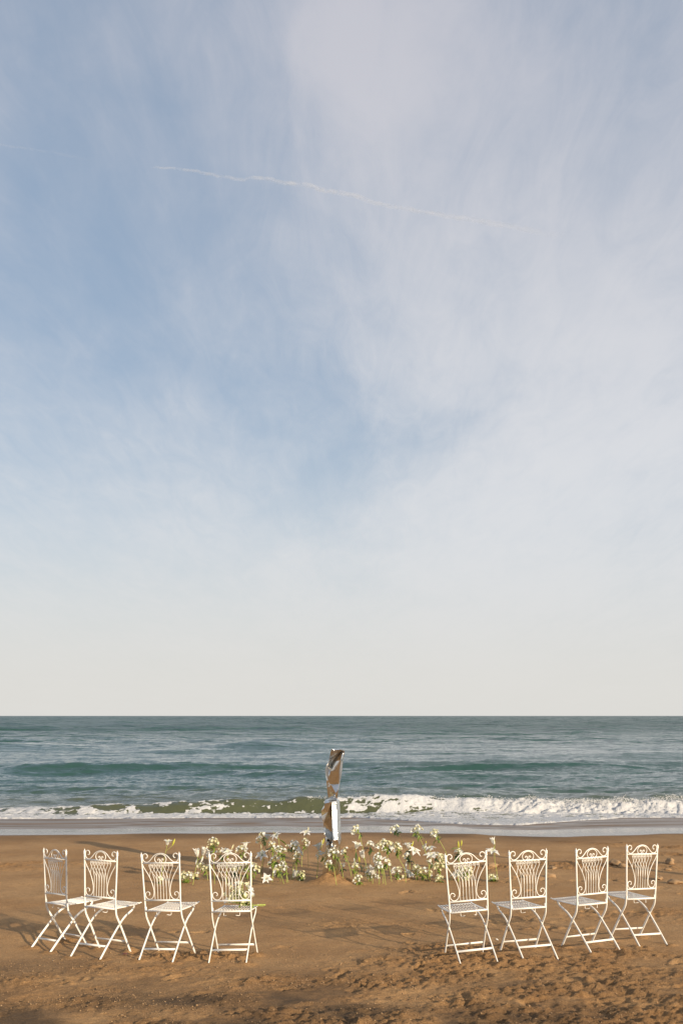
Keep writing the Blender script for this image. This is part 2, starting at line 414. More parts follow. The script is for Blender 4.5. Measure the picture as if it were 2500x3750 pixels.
far = 1/(1+np.maximum(Y-60, 0)/350)
# swells: long crests roughly parallel with the beach
def swell(y0, h, wd, tilt, ph, ext=0, asym=.55):
    yc = y0+tilt*X+.8*np.sin(X*.13+ph)+1.1*fbm(X*.09, X*0+ph, 3, 1)
    d = Y-yc; a = np.where(d < 0, wd*asym, wd*1.5)
    return h*(.62+1.5*fbm(X*.09+ph, Y*.02, 3, 2))*np.exp(-(d/a)**2)
W = swell(60.5, .17, 1.4, .02, 1.0)+swell(57.4, .17, 1.0, .015, 6.0)+swell(62.5, .16, 1.2, .03, 8.0)+swell(50.5, .16, 2.2, -.03, 2.0)+swell(72, .25, 4, .04, 3.3)+swell(92, .35, 5, -.02, .5)+swell(122, .45, 3.5, .03, 4.2)+swell(114, .25, 3, .02, 2.2)+swell(165, .6, 8, .0, 5.2)+swell(42, .16, 1.5, .02, 2.6)
for k in range(12):
    W = W+swell(210*1.22**k, .55+.05*k, 10*1.2**k, .01*(-1)**k, k*1.7)
def ridges(L, A, s_, st=2.6):
    wx = .5*L*fbm(X/(3*L), Y/(3*L), 2, s_+1)
    return A*(.55-2.0*np.abs(fbm((X+wx)/(st*L), (Y+wx)/L, 2, s_)))*(.45+1.5*np.clip(fbm(X/(9*L), Y/(7*L), 3, s_+2)+.35, 0, 1))
chop = ridges(2.6, .095, 1)+ridges(4.2, .07, 7)*sm(Y, 38, 55)+ridges(1.3, .050, 3)+ridges(.62, .020, 5)*(1-sm(Y, 90, 150))+ridges(6.0, .17, 2)*sm(Y, 45, 70)+ridges(14.0, .38, 4, 2.0)*sm(Y, 110, 200)+ridges(40., .5, 6, 2.0)*sm(Y, 350, 700)
chop = chop*(1+1.0*np.exp(-((Y-60)/5.0)**2)+.6*np.exp(-((Y-40)/3.0)**2)+.8*np.exp(-((Y-120)/12)**2))
chop = chop+.03*fbm(X*.55, Y*.9, 4, 5, .55)+.055*fbm(X*1.5+3, Y*2.6, 4, 3, .6)+.15*far*fbm(X*.16, Y*.3, 3, 6)
chop = chop+.020*(1-sm(Y, 120, 300))*(.6-2.2*np.abs(fbm(X*.8+.6*fbm(X*.7, Y*.9, 2, 1), Y*2.4, 4, 2, .55)))
chop = chop*sm(Y, 33.5, 38)+chop*.35*sm(Y, 28, 33)*(1-sm(Y, 33.5, 38))
Z = SEA_Z+W*sm(Y, 38, 48)+chop
# breaker along the beach
bxp = X/Y*FPX+1250                                          # where along the beach a point lies
bc = 33.05+.30*np.sin(X*.35+.5)+.30*fbm(X*.5, X*0, 3, 4)+1.3*sm(X, 7.5, 13)
bh = np.interp(X, [-14, -9, -7, -4.5, -2, 0, 2, 5, 8, 12, 16], [.06, .12, .22, .30, .40, .46, .41, .30, .27, .29, .33])
bh = bh*(1+.35*fbm(X*.9, X*0+2, 3, 1))
d = Y-bc
prof = np.where(d < 0, sm(d, -.62, -.02)**.8, np.exp(-(np.maximum(d, 0)/1.1)**1.4))
Z = Z+bh*prof
# foam cover
FOAM = np.zeros_like(Z)
face = sm(d, -.75, -.55)*(1-sm(d, .0, .35))
lefth = 1-sm(X, -9.5, -3.0)                                # spent foam at the left
right = sm(X, 3.2, 5.4)                                    # white water at the right
web = 1-np.abs(fbm(X*1.9+.5*fbm(X*3, Y*3, 2, 3), Y*2.2+2.6*Z, 5, 7, .62))*4.2
patchy = fbm(X*.55, X*0, 3, 6)
w1 = 1-np.abs(fbm(X*1.7+.5*fbm(X*3, Y*3, 2, 3), Y*2.0+2.8*Z, 4, 7, .5))*8.5
w2 = fbm(X*2.3+3, Y*3.0+3.5*Z, 5, 2, .62)
facefoam = np.maximum(sm(w1, .05, .7)*.72*sm(patchy, -.35, .0), sm(w2+.75*patchy+.40*sm(X, -.3, 2.8)+.36*(1-sm(X, -5.5, -2.2))+.05, .08, .34)*.9)
FOAM = np.maximum(FOAM, face*np.where(right > .05, np.maximum(right, facefoam), facefoam*.9))
crest = np.exp(-((d-.02)/.06)**2)*sm(fbm(X*2, X*0, 3, 2)+.2*right+.15, .0, .25); FOAM = np.maximum(FOAM, crest*.85)
FOAM = np.maximum(FOAM, right*sm(d, -1.0, -.7)*(1-sm(d, .05, .55)))
below = (1-sm(d, -.80, -.58))
fr = Y-fy+.05*fbm(X*4, X*0, 3, 3)
lace = 1-np.abs(fbm(X*1.7, Y*2.2, 4, 2, .6))*3.0
low = below*sm(fr, -.5, -.45)*np.clip(.42+.70*sm(lace+.5*fbm(X*.5, Y*.5, 2, 0), .15, .85)+.7*np.exp(-np.maximum(fr, 0)/.45), 0, 1)
FOAM = np.maximum(FOAM, low)
FOAM = np.maximum(FOAM, sm(lace+fbm(X*.3, Y*.35, 3, 5)*1.3, .95, 1.35)*.7*lefth*sm(d, -.6, .3)*(1-sm(d, 1.0, 3.5)))
FOAM = np.maximum(FOAM, .55*sm(lace+1.6*np.exp(-((X-5.5)/2.5)**2-((Y-38)/1.6)**2), 1.7, 2.4))
FOAM = FOAM*(1-sm(Y, 44, 60)*.8)
# thickness of the foam, thin sheet running up the beach
rough = fbm(X*5, Y*6, 4, 1, .65)
Z = Z+FOAM*(.05*rough+.02)*(1-sm(Y, 36, 40))
Z = Z+right*face*(.12*fbm(X*6.5, Y*8, 5, 4, .75)+.0)
sheet = np.maximum(B+.012+.022*np.exp(-np.maximum(fr, 0)/.22)*(.7+1.5*rough), np.where(Y < 31, SEA_Z+.01, -9))
Z = np.where(Y < 32.0, np.maximum(np.where(Y > 31, Z, sheet), np.minimum(sheet, 9)), Z)
t_ = sm(Y, 30.6, 31.9); Zs = np.maximum(sheet, SEA_Z+.01)+FOAM*.02*rough
Z = np.where(Y < 32.0, Zs*(1-t_)+(np.maximum(SEA_Z+chop+bh*prof+FOAM*(.05*rough+.02), B+.02))*t_, Z)
Z = np.where(fr < 0, B-.03-.2*np.minimum(-fr, 1), Z)
SHAL = np.clip(1-sm(Y, 33.2, 46), 0, 1)
Z = np.where(Y > 3000, SEA_Z-.0, Z)

def sea_material():
    m, t, b = mat('sea_water')
    geo = t.add('ShaderNodeNewGeometry'); Pn = geo.outputs['Position']
    at = t.add('ShaderNodeAttribute', attribute_name='mask'); sp = t.add('ShaderNodeSeparateColor'); t.put(sp, 0, at.outputs['Color'])
    foam, shal, far = sp.outputs[0], sp.outputs[1], sp.outputs[2]
    c = t.mix(shal, (.028, .078, .064, 1), (.080, .088, .046, 1))
    m1 = t.add('ShaderNodeMapping'); t.put(m1, 0, Pn); m1.inputs['Scale'].default_value = (.55, 1.0, 1)
    n1 = t.noise(m1.outputs[0], 2.6, 6, .62, .6); n2 = t.noise(m1.outputs[0], .35, 5, .6, .3); m3 = t.add('ShaderNodeMapping'); t.put(m3, 0, Pn); m3.inputs['Scale'].default_value = (.35, 1.0, 1); n3 = t.noise(m3.outputs[0], .045, 6, .66, .4)
    hN = t.bump(t.math('MULTIPLY', n3, far), 1.0, 11.0)
    hN = t.bump(t.math('MULTIPLY', n2, t.maprange(far, 0.0, 1.0, 1.0, 5.0)), 1.0, .26, hN)
    hN = t.bump(n1, .9, .060, hN)
    t.put(b, 'Base Color', c); t.put(b, 'Roughness', t.maprange(far, 0.0, 1.0, .07, .28)); b.inputs['IOR'].default_value = 1.33
    t.put(b, 'Normal', hN)
    fb = t.add('ShaderNodeBsdfPrincipled'); fb.inputs['Roughness'].default_value = .8
    fn = t.noise(Pn, 9, 6, .7); fn2 = t.noise(Pn, 34, 4, .7)
    t.put(fb, 'Base Color', t.mix(fn, (.46, .47, .48, 1), (.70, .69, .68, 1)))
    t.put(fb, 'Normal', t.bump(t.math('ADD', fn, t.math('MULTIPLY', fn2, .4)), .9, .05))
    fm = t.math('ADD', foam, t.math('MULTIPLY', t.math('SUBTRACT', fn, .5), 1.9))
    fm = t.math('MULTIPLY', t.maprange(fm, .36, .62), t.maprange(foam, .04, .2))
    mx = t.add('ShaderNodeMixShader'); t.put(mx, 0, fm); t.l.new(b.outputs[0], mx.inputs[1]); t.l.new(fb.outputs[0], mx.inputs[2])
    t.l.new(mx.outputs[0], m.node_tree.nodes['Material Output'].inputs[0])
    return m
M_SEA = sea_material()
grid_obj('sea_water', X, Y, Z, M_SEA, (FOAM, SHAL, sm(Y, 45, 260)))
# open water out to the sides of the finely shaped strip
V = []; F = []
for sx in (-1, 1):
    pr = [(y, y*.345+3.0) for y in (34, 60, 120, 300, 1000, 3000, 26000)]
    n0 = len(V)
    for y, xe in pr: V += [(sx*(xe-.3), y, SEA_Z-.05), (sx*(xe+y*3+800), y, SEA_Z-.05)]
    for i in range(len(pr)-1):
        q = (n0+2*i, n0+2*i+1, n0+2*i+3, n0+2*i+2); F.append(q if sx > 0 else q[::-1])
so_ = link('open_sea', mesh('open_sea', V, F, M_SEA, False)); so_['kind'] = 'structure'

# spray thrown up by the white water: uncountable flecks
V = []; F = []; rs = np.random.RandomState(3)
for k in range(6500):
    x = rs.uniform(3.3, 13.5) if k < 6000 else rs.uniform(-1, 4)
    yb = 33.05+.30*math.sin(x*.35+.5)+rs.normal(0, .12)+1.3*float(sm(x, 7.5, 13))
    burst = max(0, float(fbm(np.array([x*1.6]), np.array([.5]), 3, 4)[0])+.12)
    z = SEA_Z+(.40 if x < 3 else .30)+rs.normal(0, .04)+burst*rs.uniform(0, .25)*(x > 3)
    r = rs.uniform(.004, .014)
    o = len(V); V += [(x+r, yb, z), (x-r, yb+r, z-.3*r), (x, yb-r, z+r), (x, yb, z-r)]
    F += [(o, o+1, o+2), (o, o+3, o+1), (o+1, o+3, o+2), (o, o+2, o+3)]
M_SPRAY = simple('foam_spray', (.8, .79, .78), .8, .05, 10)
tag(link('foam_spray', mesh('foam_spray', V, F, M_SPRAY)), 'white spray flecks above the breaking wave crest', 'spray', kind='stuff')

# ------------------------------------------------------------------ chairs
def bp(X_, Y_):
    """a point of the chair back measured on the photograph of one chair, in metres on the back plane"""
    cx = 1107+(Y_-215)/503*10
    x = (X_-cx)*.000898; t = (718-Y_)*.000847
    return back(x, t)
def back(x, t):                                             # t metres above the bottom rail
    return Vector((x, -.0415*t+0.0, .507+t))
def rod(pts, r, k=4, n=6): return tube(catmull(pts, k), r, n)
def build_chair():
    P = []
    def part(name, VF, mats=M_PAINT):
        if isinstance(VF, MB): me = VF.mesh(name, mats)
        else: me = mesh(name, VF[0], VF[1], mats)
        P.append((name, me)); return len(P)-1
    for s in (-1, 1):
        up = [(s*.1965, -.0170, .912), (s*.1900, -.007, .70), (s*.1835, 0, .507), (s*.183, .006, .44)]
        mb = MB(); mb.add(*tube(catmull(up, 3), .0078, 8))
        dn = [(s*.183, .006, .45), (s*.183, .010, .41), (s*.183, .020, .36), (s*.183, .044, .318), (s*.183, .083, .262), (s*.1838, .165, .130), (s*.1845, .258, -.02)]
        mb.add(*tube(catmull(dn, 3), .0042, up=(0, 1, .6), rx=.0095)); part('back_post', mb)
        V, F = lathe([(0, .026), (.004, .024), (.0045, .019), (.003, .015), (.009, .010), (.0115, .004), (.0105, -.003), (.0095, -.010), (.0115, -.013), (.0115, -.018), (.008, -.02)], 10)
        part('finial', ([(v[0]+s*.1965, v[1]-.0173, v[2]+.912) for v in V], F))
        lg = [(s*.171, -.192, -.02), (s*.171, -.05, .131), (s*.171, .083, .262), (s*.170, .155, .318), (s*.168, .225, .349), (s*.165, .275, .368), (s*.163, .305, .392), (s*.162, .313, .412)]
        part('rear_leg', tube(catmull(lg, 3), .0042, up=(0, -1, .9), rx=.0095))
        V, F = lathe([(0, .012), (.007, .011), (.008, .0), (.007, -.011), (0, -.012)], 8)
        part('pivot_bolt', ([(v[2]*1.0+s*.177, v[0]+.083, v[1]+.262) for v in V], F), M_RUST)
    part('top_rail', tube([back(-.190, .333), back(.190, .333)], .0068, 8))
    part('bottom_rail', tube([back(-.1835, 0), back(.1835, 0)], .0078, 8))
    part('rear_stretcher', tube([(-.171, -.083, .097), (.171, -.083, .097)], .0036, up=(0, .4, 1), rx=.0085))
    part('front_stretcher', tube([(-.183, .186, .099), (.183, .186, .099)], .0036, up=(0, -.4, 1), rx=.0085))
    # crest: one long rod with a volute at each end
    L = [(937, 266), (945, 272), (955, 262), (958, 246), (948, 230), (928, 224), (908, 236), (901, 262), (908, 292), (930, 313), (962, 313), (995, 288), (1030, 250), (1065, 230), (1108, 222)]
    left = [bp(*q) for q in L]; right_ = [Vector((-v.x, v.y, v.z)) for v in left[:-1]][::-1]
    left[-1].x = 0
    part('crest_rod', rod(left+right_, .0042, 3))
    for s in (-1, 1):
        q = [bp(*a) for a in ((1106, 231), (1075, 238), (1050, 258), (1042, 284), (1050, 308), (1070, 322), (1092, 318), (1102, 301), (1096, 284), (1083, 281), (1077, 291), (1083, 298))]
        part('crest_scroll', rod([Vector((v.x*(-s), v.y, v.z)) for v in q], .0037, 3))
        q = [bp(*a) for a in ((899, 342), (922, 385), (955, 435), (985, 490), (1008, 550), (1022, 610), (1021, 655), (1004, 692), (970, 708), (938, 694), (924, 660), (932, 636), (953, 628), (972, 640), (973, 659), (960, 664))]
        part('lyre_scroll', rod([Vector((v.x*(-s), v.y, v.z)) for v in q], .0037, 3))
    cs = .0365; r = .0150; tc_ = .313
    for i in range(1, 8):
        xi = (i-4)*cs; mb = MB()
        a = []
        for k in range(13):                                  # volute
            an = R(60+k*47); rr = .004+(r-.004)*k/12; a.append(back(xi-.001+rr*math.cos(-an+R(60*2+47*12+0)), tc_+rr*math.sin(-an+R(60*2+47*12))))
        j = i-1
        xb = (j-3.5)*.030
        tail = [back(xi+.0145, tc_-.002), back(xi+.007, tc_-.028), back(xi-.014 if j > 0 else xi-.006, tc_-.072)]
        if j > 0: tail += [back(xb+.004+.001*(j-3.5), .185), back(xb+.0015, .13), back(xb, .06), back(xb, 0)]
        else: tail += [back(xi-.012, tc_-.115)]
        mb.add(*rod(tail, .0024, 3, 5))
        vol = []
        for k in range(12):
            an = R(-10+k*43); rr = r-.0011*k; vol.append(back(xi+rr*math.cos(an), tc_+rr*math.sin(an)))
        mb.add(*rod(vol, .0024, 2, 5))
        if i <= 5:
            xj = (i+1-3.5)*.030
            mb.add(*rod([back(xi-.0145, tc_+.004), back(xi-.008, tc_-.020), back(xi+.012, tc_-.060), back(xj-.0075, tc_-.115), back(xj-.002, .155), back(xj-.0005, .12)], .0024, 3, 5))
        part('spindle', mb)
    # seat
    zs = .418
    mb = MB(); mb.add(*tube([(-.176, -.002, zs-.004), (.176, -.002, zs-.004)], .0072, 8))
    for s in (-1, 1):
        mb.add(*rod([(s*.168, -.002, zs-.004), (s*.167, .2, zs-.007), (s*.164, .37, zs-.005), (s*.163, .402, zs+.001), (s*.163, .418, zs-.002)], .0056, 4))
    mb.add(*tube([(-.164, .388, zs-.004), (.164, .388, zs-.004)], .0058, 8))
    for yy in (.13, .27): mb.add(*tube([(-.166, yy, zs-.008), (.166, yy, zs-.008)], .0028, up=(0, 0, 1), rx=.0016))
    part('seat_frame', mb)
    n = 12
    for k in range(n):
        x0 = (k-(n-1)/2)*.0275; x1 = x0*.98
        mb = MB(); mb.add(*tube(catmull([(x0, .0, zs+.003), (x0, .1, zs-.0025), (x0, .2, zs-.003), (x1, .32, zs+.0005), (x1, .382, zs+.0035), (x1, .397, zs-.002)], 2), .0049, up=(0, 0, 1), rx=.0013))
        for yy in (.13, .27): mb.add(*[q for q in (lambda VF: ([(v[0]+x0, v[1]+yy, v[2]+zs-.001) for v in VF[0]], VF[1]))(lathe([(0, .003), (.003, .002), (.004, -.002)], 6))])
        part('seat_slat', mb)
    for s in (-1, 1):
        part('folding_hook', rod([(s*.075, .02, zs-.01), (s*.075, .02, zs-.035), (s*.07, .015, zs-.043), (s*.060, .0, zs-.040), (s*.045, -.01, zs-.036)], .0028, 3))
    for s in (-1, 1):
        part('seat_hinge', tube([(s*.1765, .004, zs-.012), (s*.1765, .006, zs+.030)], .0030, up=(1, 0, 0), rx=.008))
    return P
CH_PARTS = build_chair()
CH_LABELS = ['white scrolled metal folding chair at the far left end of the row, turned most sideways',
 'white scrolled metal folding chair second from the left edge, its seat reaching the third chair',
 'white scrolled metal folding chair standing left of the one that holds the flowers',
 'white scrolled metal folding chair with a bunch of white flowers on its seat',
 'white scrolled metal folding chair nearest the sculpture on the right side, before the low lilies',
 'white scrolled metal folding chair second from the gap in the right hand row',
 'white scrolled metal folding chair second from the right edge, seat turned to the left',
 'white scrolled metal folding chair at the far right end, set furthest back of its row']
chairs = []
protos = None
for i, (x, y, a, dzz, ro, pi_) in enumerate(CHAIRS):
    t = empty('garden_chair', (x, y, ground_z(x, y)+dzz)); t.rotation_euler = (-pi_, -ro, a)
    tag(t, CH_LABELS[i], 'chair', 'white folding chairs in two curved rows on the sand')
    if protos is None: protos = [link(nm, me, t) for nm, me in CH_PARTS]
    else:
        for p in protos:
            c = p.copy(); COL.objects.link(c); c.parent = t
    chairs.append(t)

# ------------------------------------------------------------------ sculpture
def steel():
    m, t, b = mat('crumpled_stainless_steel')
    tcn = t.add('ShaderNodeTexCoord'); O = tcn.outputs['Object']
    n1 = t.noise(O, 9, 5, .6, .4); n2 = t.noise(O, 60, 4, .7); n3 = t.noise(O, 2.5, 3, .5)
    t.put(b, 'Base Color', t.mix(n2, (.62, .60, .56, 1), (.80, .78, .74, 1)))
    b.inputs['Metallic'].default_value = 1
    t.put(b, 'Roughness', t.maprange(n1, .3, .7, .07, .26))
    t.put(b, 'Normal', t.bump(n2, .22, .003, t.bump(n1, .30, .014)))
    return m
M_STEEL = steel()
def sc_pt(px, py, dy):
    d = px_dir(px, py); k = SCULPT[1]/d.y
    return Vector((d.x*k-SCULPT[0], dy, CAM_H+d.z*k))
Z1 = lambda x, y: (1160+x*.09354, 2730+y*.09354)
Z2 = lambda x, y: (1160+x*.12332, 2920+y*.12332)
def facets(conv, pts, faces, back_depth):
    """folded sheet: points (x, y, depth in metres towards the sea); a rounded back closes it"""
    V = [sc_pt(*conv(x, y), dy) for x, y, dy in pts]
    return V, faces
def crumple(name, V, F, parent, lvl=3, thick=.004, crease=.75, soft=24):
    me = mesh(name, V, F, M_STEEL, True); o = link(name, me, parent)
    at = me.attributes.new('crease_edge', 'FLOAT', 'EDGE'); at.data.foreach_set('value', [1.0]*len(me.edges))
    fn = {}
    for p in me.polygons:
        for k in p.edge_keys: fn.setdefault(k, []).append(p.normal)
    sh_ = me.attributes.new('sharp_edge', 'BOOLEAN', 'EDGE')
    sh_.data.foreach_set('value', [len(fn.get(tuple(sorted(e.vertices)), [])) < 2 or fn[tuple(sorted(e.vertices))][0].dot(fn[tuple(sorted(e.vertices))][1]) < math.cos(R(soft)) for e in me.edges])
    s = o.modifiers.new('s', 'SUBSURF'); s.levels = lvl; s.render_levels = lvl
    d = o.modifiers.new('t', 'SOLIDIFY'); d.thickness = thick
    return o
sc = empty('crumpled_steel_sculpture', (SCULPT[0], SCULPT[1], 0))
tag(sc, 'tall crumpled column of polished steel planted in a sand heap among the white flowers', 'sculpture')
# upper section. depth: negative is nearer to the chairs
U = {'T1': (540, 150, -0.070), 'T2': (660, 192, -0.045), 'T3': (900, 165, -0.065), 'T4': (1040, 210, -0.040),
     'LP': (440, 530, 0.030), 'F1': (985, 200, 0.000), 'LQ': (480, 552, 0.050), 'F2': (960, 235, 0.020),
     'D1': (735, 620, -0.130), 'D2': (510, 1025, -0.085), 'D3': (545, 800, 0.100), 'D4': (640, 560, 0.120),
     'W1': (335, 765, .0), 'W2': (385, 850, -.04), 'W3': (450, 1200, -.055), 'W4': (495, 1520, -0.035),
     'G1': (290, 980, .06), 'G2': (300, 1180, .06), 'G3': (335, 1330, 0.020),
     'K1': (900, 560, -0.190), 'K2': (825, 1000, -0.155), 'K3': (800, 1300, -0.100), 'K4': (826, 1500, -0.055),
     'E1': (980, 600, -.0), 'E2': (915, 1150, .0), 'E3': (835, 1560, -0.020), 'B1': (640, 1535, -0.045),
     'Q1': (565, 1600, -0.065), 'Q2': (620, 1700, -0.090), 'Q3': (695, 1835, -0.120), 'Q4': (800, 1700, -0.080),
     'H1': (370, 1720, 0.020), 'H2': (410, 2090, 0.070), 'H3': (545, 2100, 0.030), 'H4': (640, 1975, -0.030),
     'H5': (560, 1800, -0.040), 'H6': (465, 1620, -0.030), 'J1': (625, 2120, 0.000), 'J2': (735, 2135, .03), 'J3': (790, 1800, .02), 'H7': (480, 2095, 0.040)}
UF = ['T1 LP F1 T3 T2', 'T3 F1 T4', 'LP LQ F2 F1', 'LQ D3 D4 F2', 'F2 D4 D3 D1', 'D3 D2 D1', 'LQ W1 W2 D3', 'W2 W3 D2 D3', 'W3 W4 D2', 'W1 G1 W3 W2', 'G1 G2 G3 W4 W3',
      'D1 K1 F2', 'F2 K1 E1 T4', 'D1 D2 K2 K1', 'D2 W4 B1 K3 K2', 'B1 K4 K3', 'K1 K2 E2 E1', 'K2 K3 K4 E3 E2', 'W4 Q1 B1', 'B1 Q1 Q2 Q4 K4', 'K4 Q4 E3', 'Q2 Q3 Q4',
      'G3 H1 H6 W4', 'W4 H6 H5 Q1', 'Q1 H5 Q2', 'Q2 H5 H4 Q3', 'H1 H2 H7 H6', 'H6 H7 H3 H5', 'H5 H3 J1 H4', 'Q3 H4 J1 J2 J3', 'Q3 J3 Q4', 'Q4 J3 E3', 'F1 F2 T4']
BK = {'bT4': (1000, 215, .22), 'bT1': (560, 160, .2), 'b1': (450, 700, .25), 'b2': (900, 900, .26), 'b3': (420, 1500, .24), 'b4': (760, 1600, .24), 'b5': (480, 2100, .16), 'b6': (690, 2120, .16)}
U.update(BK)
UF += ['T1 T2 T3 bT1', 'T3 T4 bT4 bT1', 'T1 bT1 b1 LP', 'LP b1 W1 LQ', 'W1 b1 b3 G1', 'G1 b3 G3 G2', 'G3 b3 H1', 'H1 b3 b5 H2', 'bT1 bT4 b2 b1', 'b1 b2 b4 b3', 'b3 b4 b6 b5', 'T4 E1 b2 bT4', 'E1 E2 b4 b2', 'E2 E3 J3 b4', 'J3 J2 b6 b4', 'H2 b5 b6 J2 J1 H3 H7']
def build_section(name, pts, faces, conv, lvl=3, crease=.75):
    keys = list(pts); idx = {k: i for i, k in enumerate(keys)}
    V = [sc_pt(*conv(pts[k][0], pts[k][1]), pts[k][2]) for k in keys]
    F = [[idx[k] for k in f.split()][::-1] for f in faces]
    return crumple(name, V, F, sc, lvl, crease=crease)
build_section('upper_section', U, UF, Z1)
# middle section
Mm = {'A1': (218, 95, .06), 'A2': (210, 180, -0.080), 'A3': (395, 132, -0.120), 'A4': (415, 125, -0.090), 'A5': (635, 95, .02), 'A6': (415, 92, .10), 'a7': (525, 110, -0.080),
      'B1': (200, 300, -0.070), 'B2': (108, 400, -0.030), 'B3': (125, 560, 0.000), 'B4': (165, 785, -0.030), 'B5': (300, 420, -0.080), 'B6': (195, 250, .03),
      'C1': (395, 500, 0.000), 'C2': (418, 700, 0.000), 'C3': (420, 1050, 0.020), 'C0': (405, 260, -0.040), 'R0': (420, 300, -0.105), 'R1': (422, 700, -0.130), 'R2': (440, 1000, -0.150), 'R3': (465, 1245, -0.170),
      'S0': (540, 400, -0.091), 'S1': (550, 750, -0.117), 'S2': (570, 1050, -0.139), 'S3': (580, 1240, -0.158), 'E0': (648, 400, 0.000), 'E1': (668, 800, -0.020), 'E2': (680, 1100, -0.035), 'E3': (680, 1215, -0.040),
      'D1': (250, 930, 0.000), 'D2': (310, 1040, -0.010), 'D3': (405, 1185, -0.035), 'D4': (440, 1235, -0.080),
      'L1': (180, 900, -0.015), 'L2': (200, 1100, -0.050), 'L3': (300, 1215, -0.100), 'L4': (400, 1250, -0.140),
      'b0': (320, 100, .26), 'b00': (560, 100, .26), 'b1': (300, 500, .28), 'b11': (560, 500, .28), 'b2': (300, 1100, .25), 'b22': (580, 1100, .27)}
MF = ['A1 A2 A3 A6', 'A6 A3 A4 a7 A5', 'A2 B1 B5 A3', 'B1 B2 B3 B5', 'B3 B4 B5', 'A3 B5 C1 C0', 'B5 B4 C2 C1', 'B4 D1 C3 C2', 'D1 D2 D3 C3', 'A3 C0 R0 A4', 'C0 C1 C2 R1 R0', 'C2 C3 R2 R1', 'C3 D3 D4 R3 R2',
      'A4 R0 S0 a7', 'R0 R1 S1 S0', 'R1 R2 S2 S1', 'R2 R3 S3 S2', 'a7 S0 E0 A5', 'S0 S1 E1 E0', 'S1 S2 E2 E1', 'S2 S3 E3 E2', 'A2 B6 B2 B1', 'A1 B6 A2', 'B4 L1 L2 D2 D1', 'L2 L3 D3 D2', 'L3 L4 D4 D3',
      'A1 A6 b0', 'A6 A5 b00 b0', 'A1 b0 b1 B6', 'B6 b1 B2', 'B2 b1 B3', 'B3 b1 L1 B4', 'L1 b1 b2 L2', 'L2 b2 L3', 'A5 E0 b11 b00', 'E0 E1 b22 b11', 'E1 E2 E3 b22', 'b0 b00 b11 b1', 'b1 b11 b22 b2']
build_section('middle_section', Mm, MF, Z2)
# lower section
Lo = {'A1': (228, 1205, 0.000), 'A2': (272, 1215, -0.090), 'A3': (390, 1320, -.03), 'A4': (415, 1260, -.10), 'A5': (440, 1245, -.15), 'A6': (585, 1235, -.17), 'A7': (690, 1200, .0),
      'N1': (395, 1450, -.13), 'N2': (510, 1440, -.15), 'N3': (545, 1490, -.12), 'B1': (235, 1400, -0.030), 'B2': (200, 1700, -0.020), 'B3': (165, 1950, 0.000), 'B4': (140, 2300, 0.020),
      'C1': (258, 1300, -0.120), 'C2': (280, 1650, -0.095), 'C3': (310, 1900, -0.060), 'C4': (330, 2300, -0.020), 'G1': (420, 1600, -0.050), 'G2': (450, 1850, -0.040), 'G3': (430, 2300, -0.020),
      'H1': (560, 1650, -0.130), 'H2': (555, 1900, -0.110), 'H3': (535, 2300, -0.080), 'K1': (630, 1400, -0.120), 'K2': (640, 1700, -0.085), 'K3': (620, 1950, -0.060), 'K4': (590, 2300, -0.040),
      'E1': (700, 1260, .02), 'E2': (668, 1600, .03), 'E3': (640, 1950, .03), 'E4': (615, 2300, .03),
      'b0': (330, 1215, .24), 'b00': (600, 1215, .24), 'b1': (300, 1750, .24), 'b11': (580, 1750, .24), 'b2': (250, 2300, .2), 'b22': (540, 2300, .2)}
LF = ['A1 B1 C1 A2', 'B1 B2 C2 C1', 'B2 B3 C3 C2', 'B3 B4 C4 C3', 'A2 C1 A3', 'C1 C2 G1 A3', 'A3 G1 N1', 'C2 C3 G2 G1', 'C3 C4 G3 G2', 'A3 N1 N2 A5 A4', 'N1 G1 N3 N2', 'G1 H1 N3', 'G1 G2 H2 H1', 'G2 G3 H3 H2',
      'A5 N2 K1 A6', 'N2 N3 H1 K1', 'H1 K2 K1', 'H1 H2 K3 K2', 'H2 H3 K4 K3', 'A6 K1 E1 A7', 'K1 K2 E2 E1', 'K2 K3 E3 E2', 'K3 K4 E4 E3', 'A2 A3 A4 A5 A6 A7 b00 b0 A1',
      'A1 b0 b1 B1', 'B1 b1 B2', 'B2 b1 B3', 'B3 b1 b2 B4', 'A7 E1 b11 b00', 'E1 E2 b11', 'E2 E3 b11', 'E3 E4 b22 b11', 'b0 b00 b11 b1', 'b1 b11 b22 b2']
build_section('lower_section', Lo, LF, Z2)

# ------------------------------------------------------------------ flowers
def petal_mesh(op, L=.105, W=.026, mt=None, nm='petal'):
    """petal of a lily, axis +Z, growing out along +X; op = how far it opens"""
    V = []; F = []; nu, nv = 3, 7
    for j in range(nv+1):
        t = j/nv
        r = .004+.016*t+op*.062*t**2.2; z = L*t*(1-.25*op*t*t)-(.028*op*max(0, t-.6)/.4 if op > .6 else 0)
        wd = W*(math.sin(math.pi*min(1, t*.86+.12))**.8)
        if j == nv: wd *= .35
        for i in range(nu+1):
            s = i/nu*2-1
            an = s*wd/max(r+.012, .014)*.8
            ruf = .004*math.sin(t*11+s*2)*abs(s)
            V.append(((r)+wd*.28*s*s*(1-op*.5)*-1+ruf, s*wd, z+.006*s*s))
    for j in range(nv):
        for i in range(nu): a = j*(nu+1)+i; F.append((a, a+1, a+nu+2, a+nu+1))
    return mesh(nm, V, F, mt or M_PETAL)
PET = {.35: petal_mesh(.35), .75: petal_mesh(.75), 1.25: petal_mesh(1.25, W=.029)}
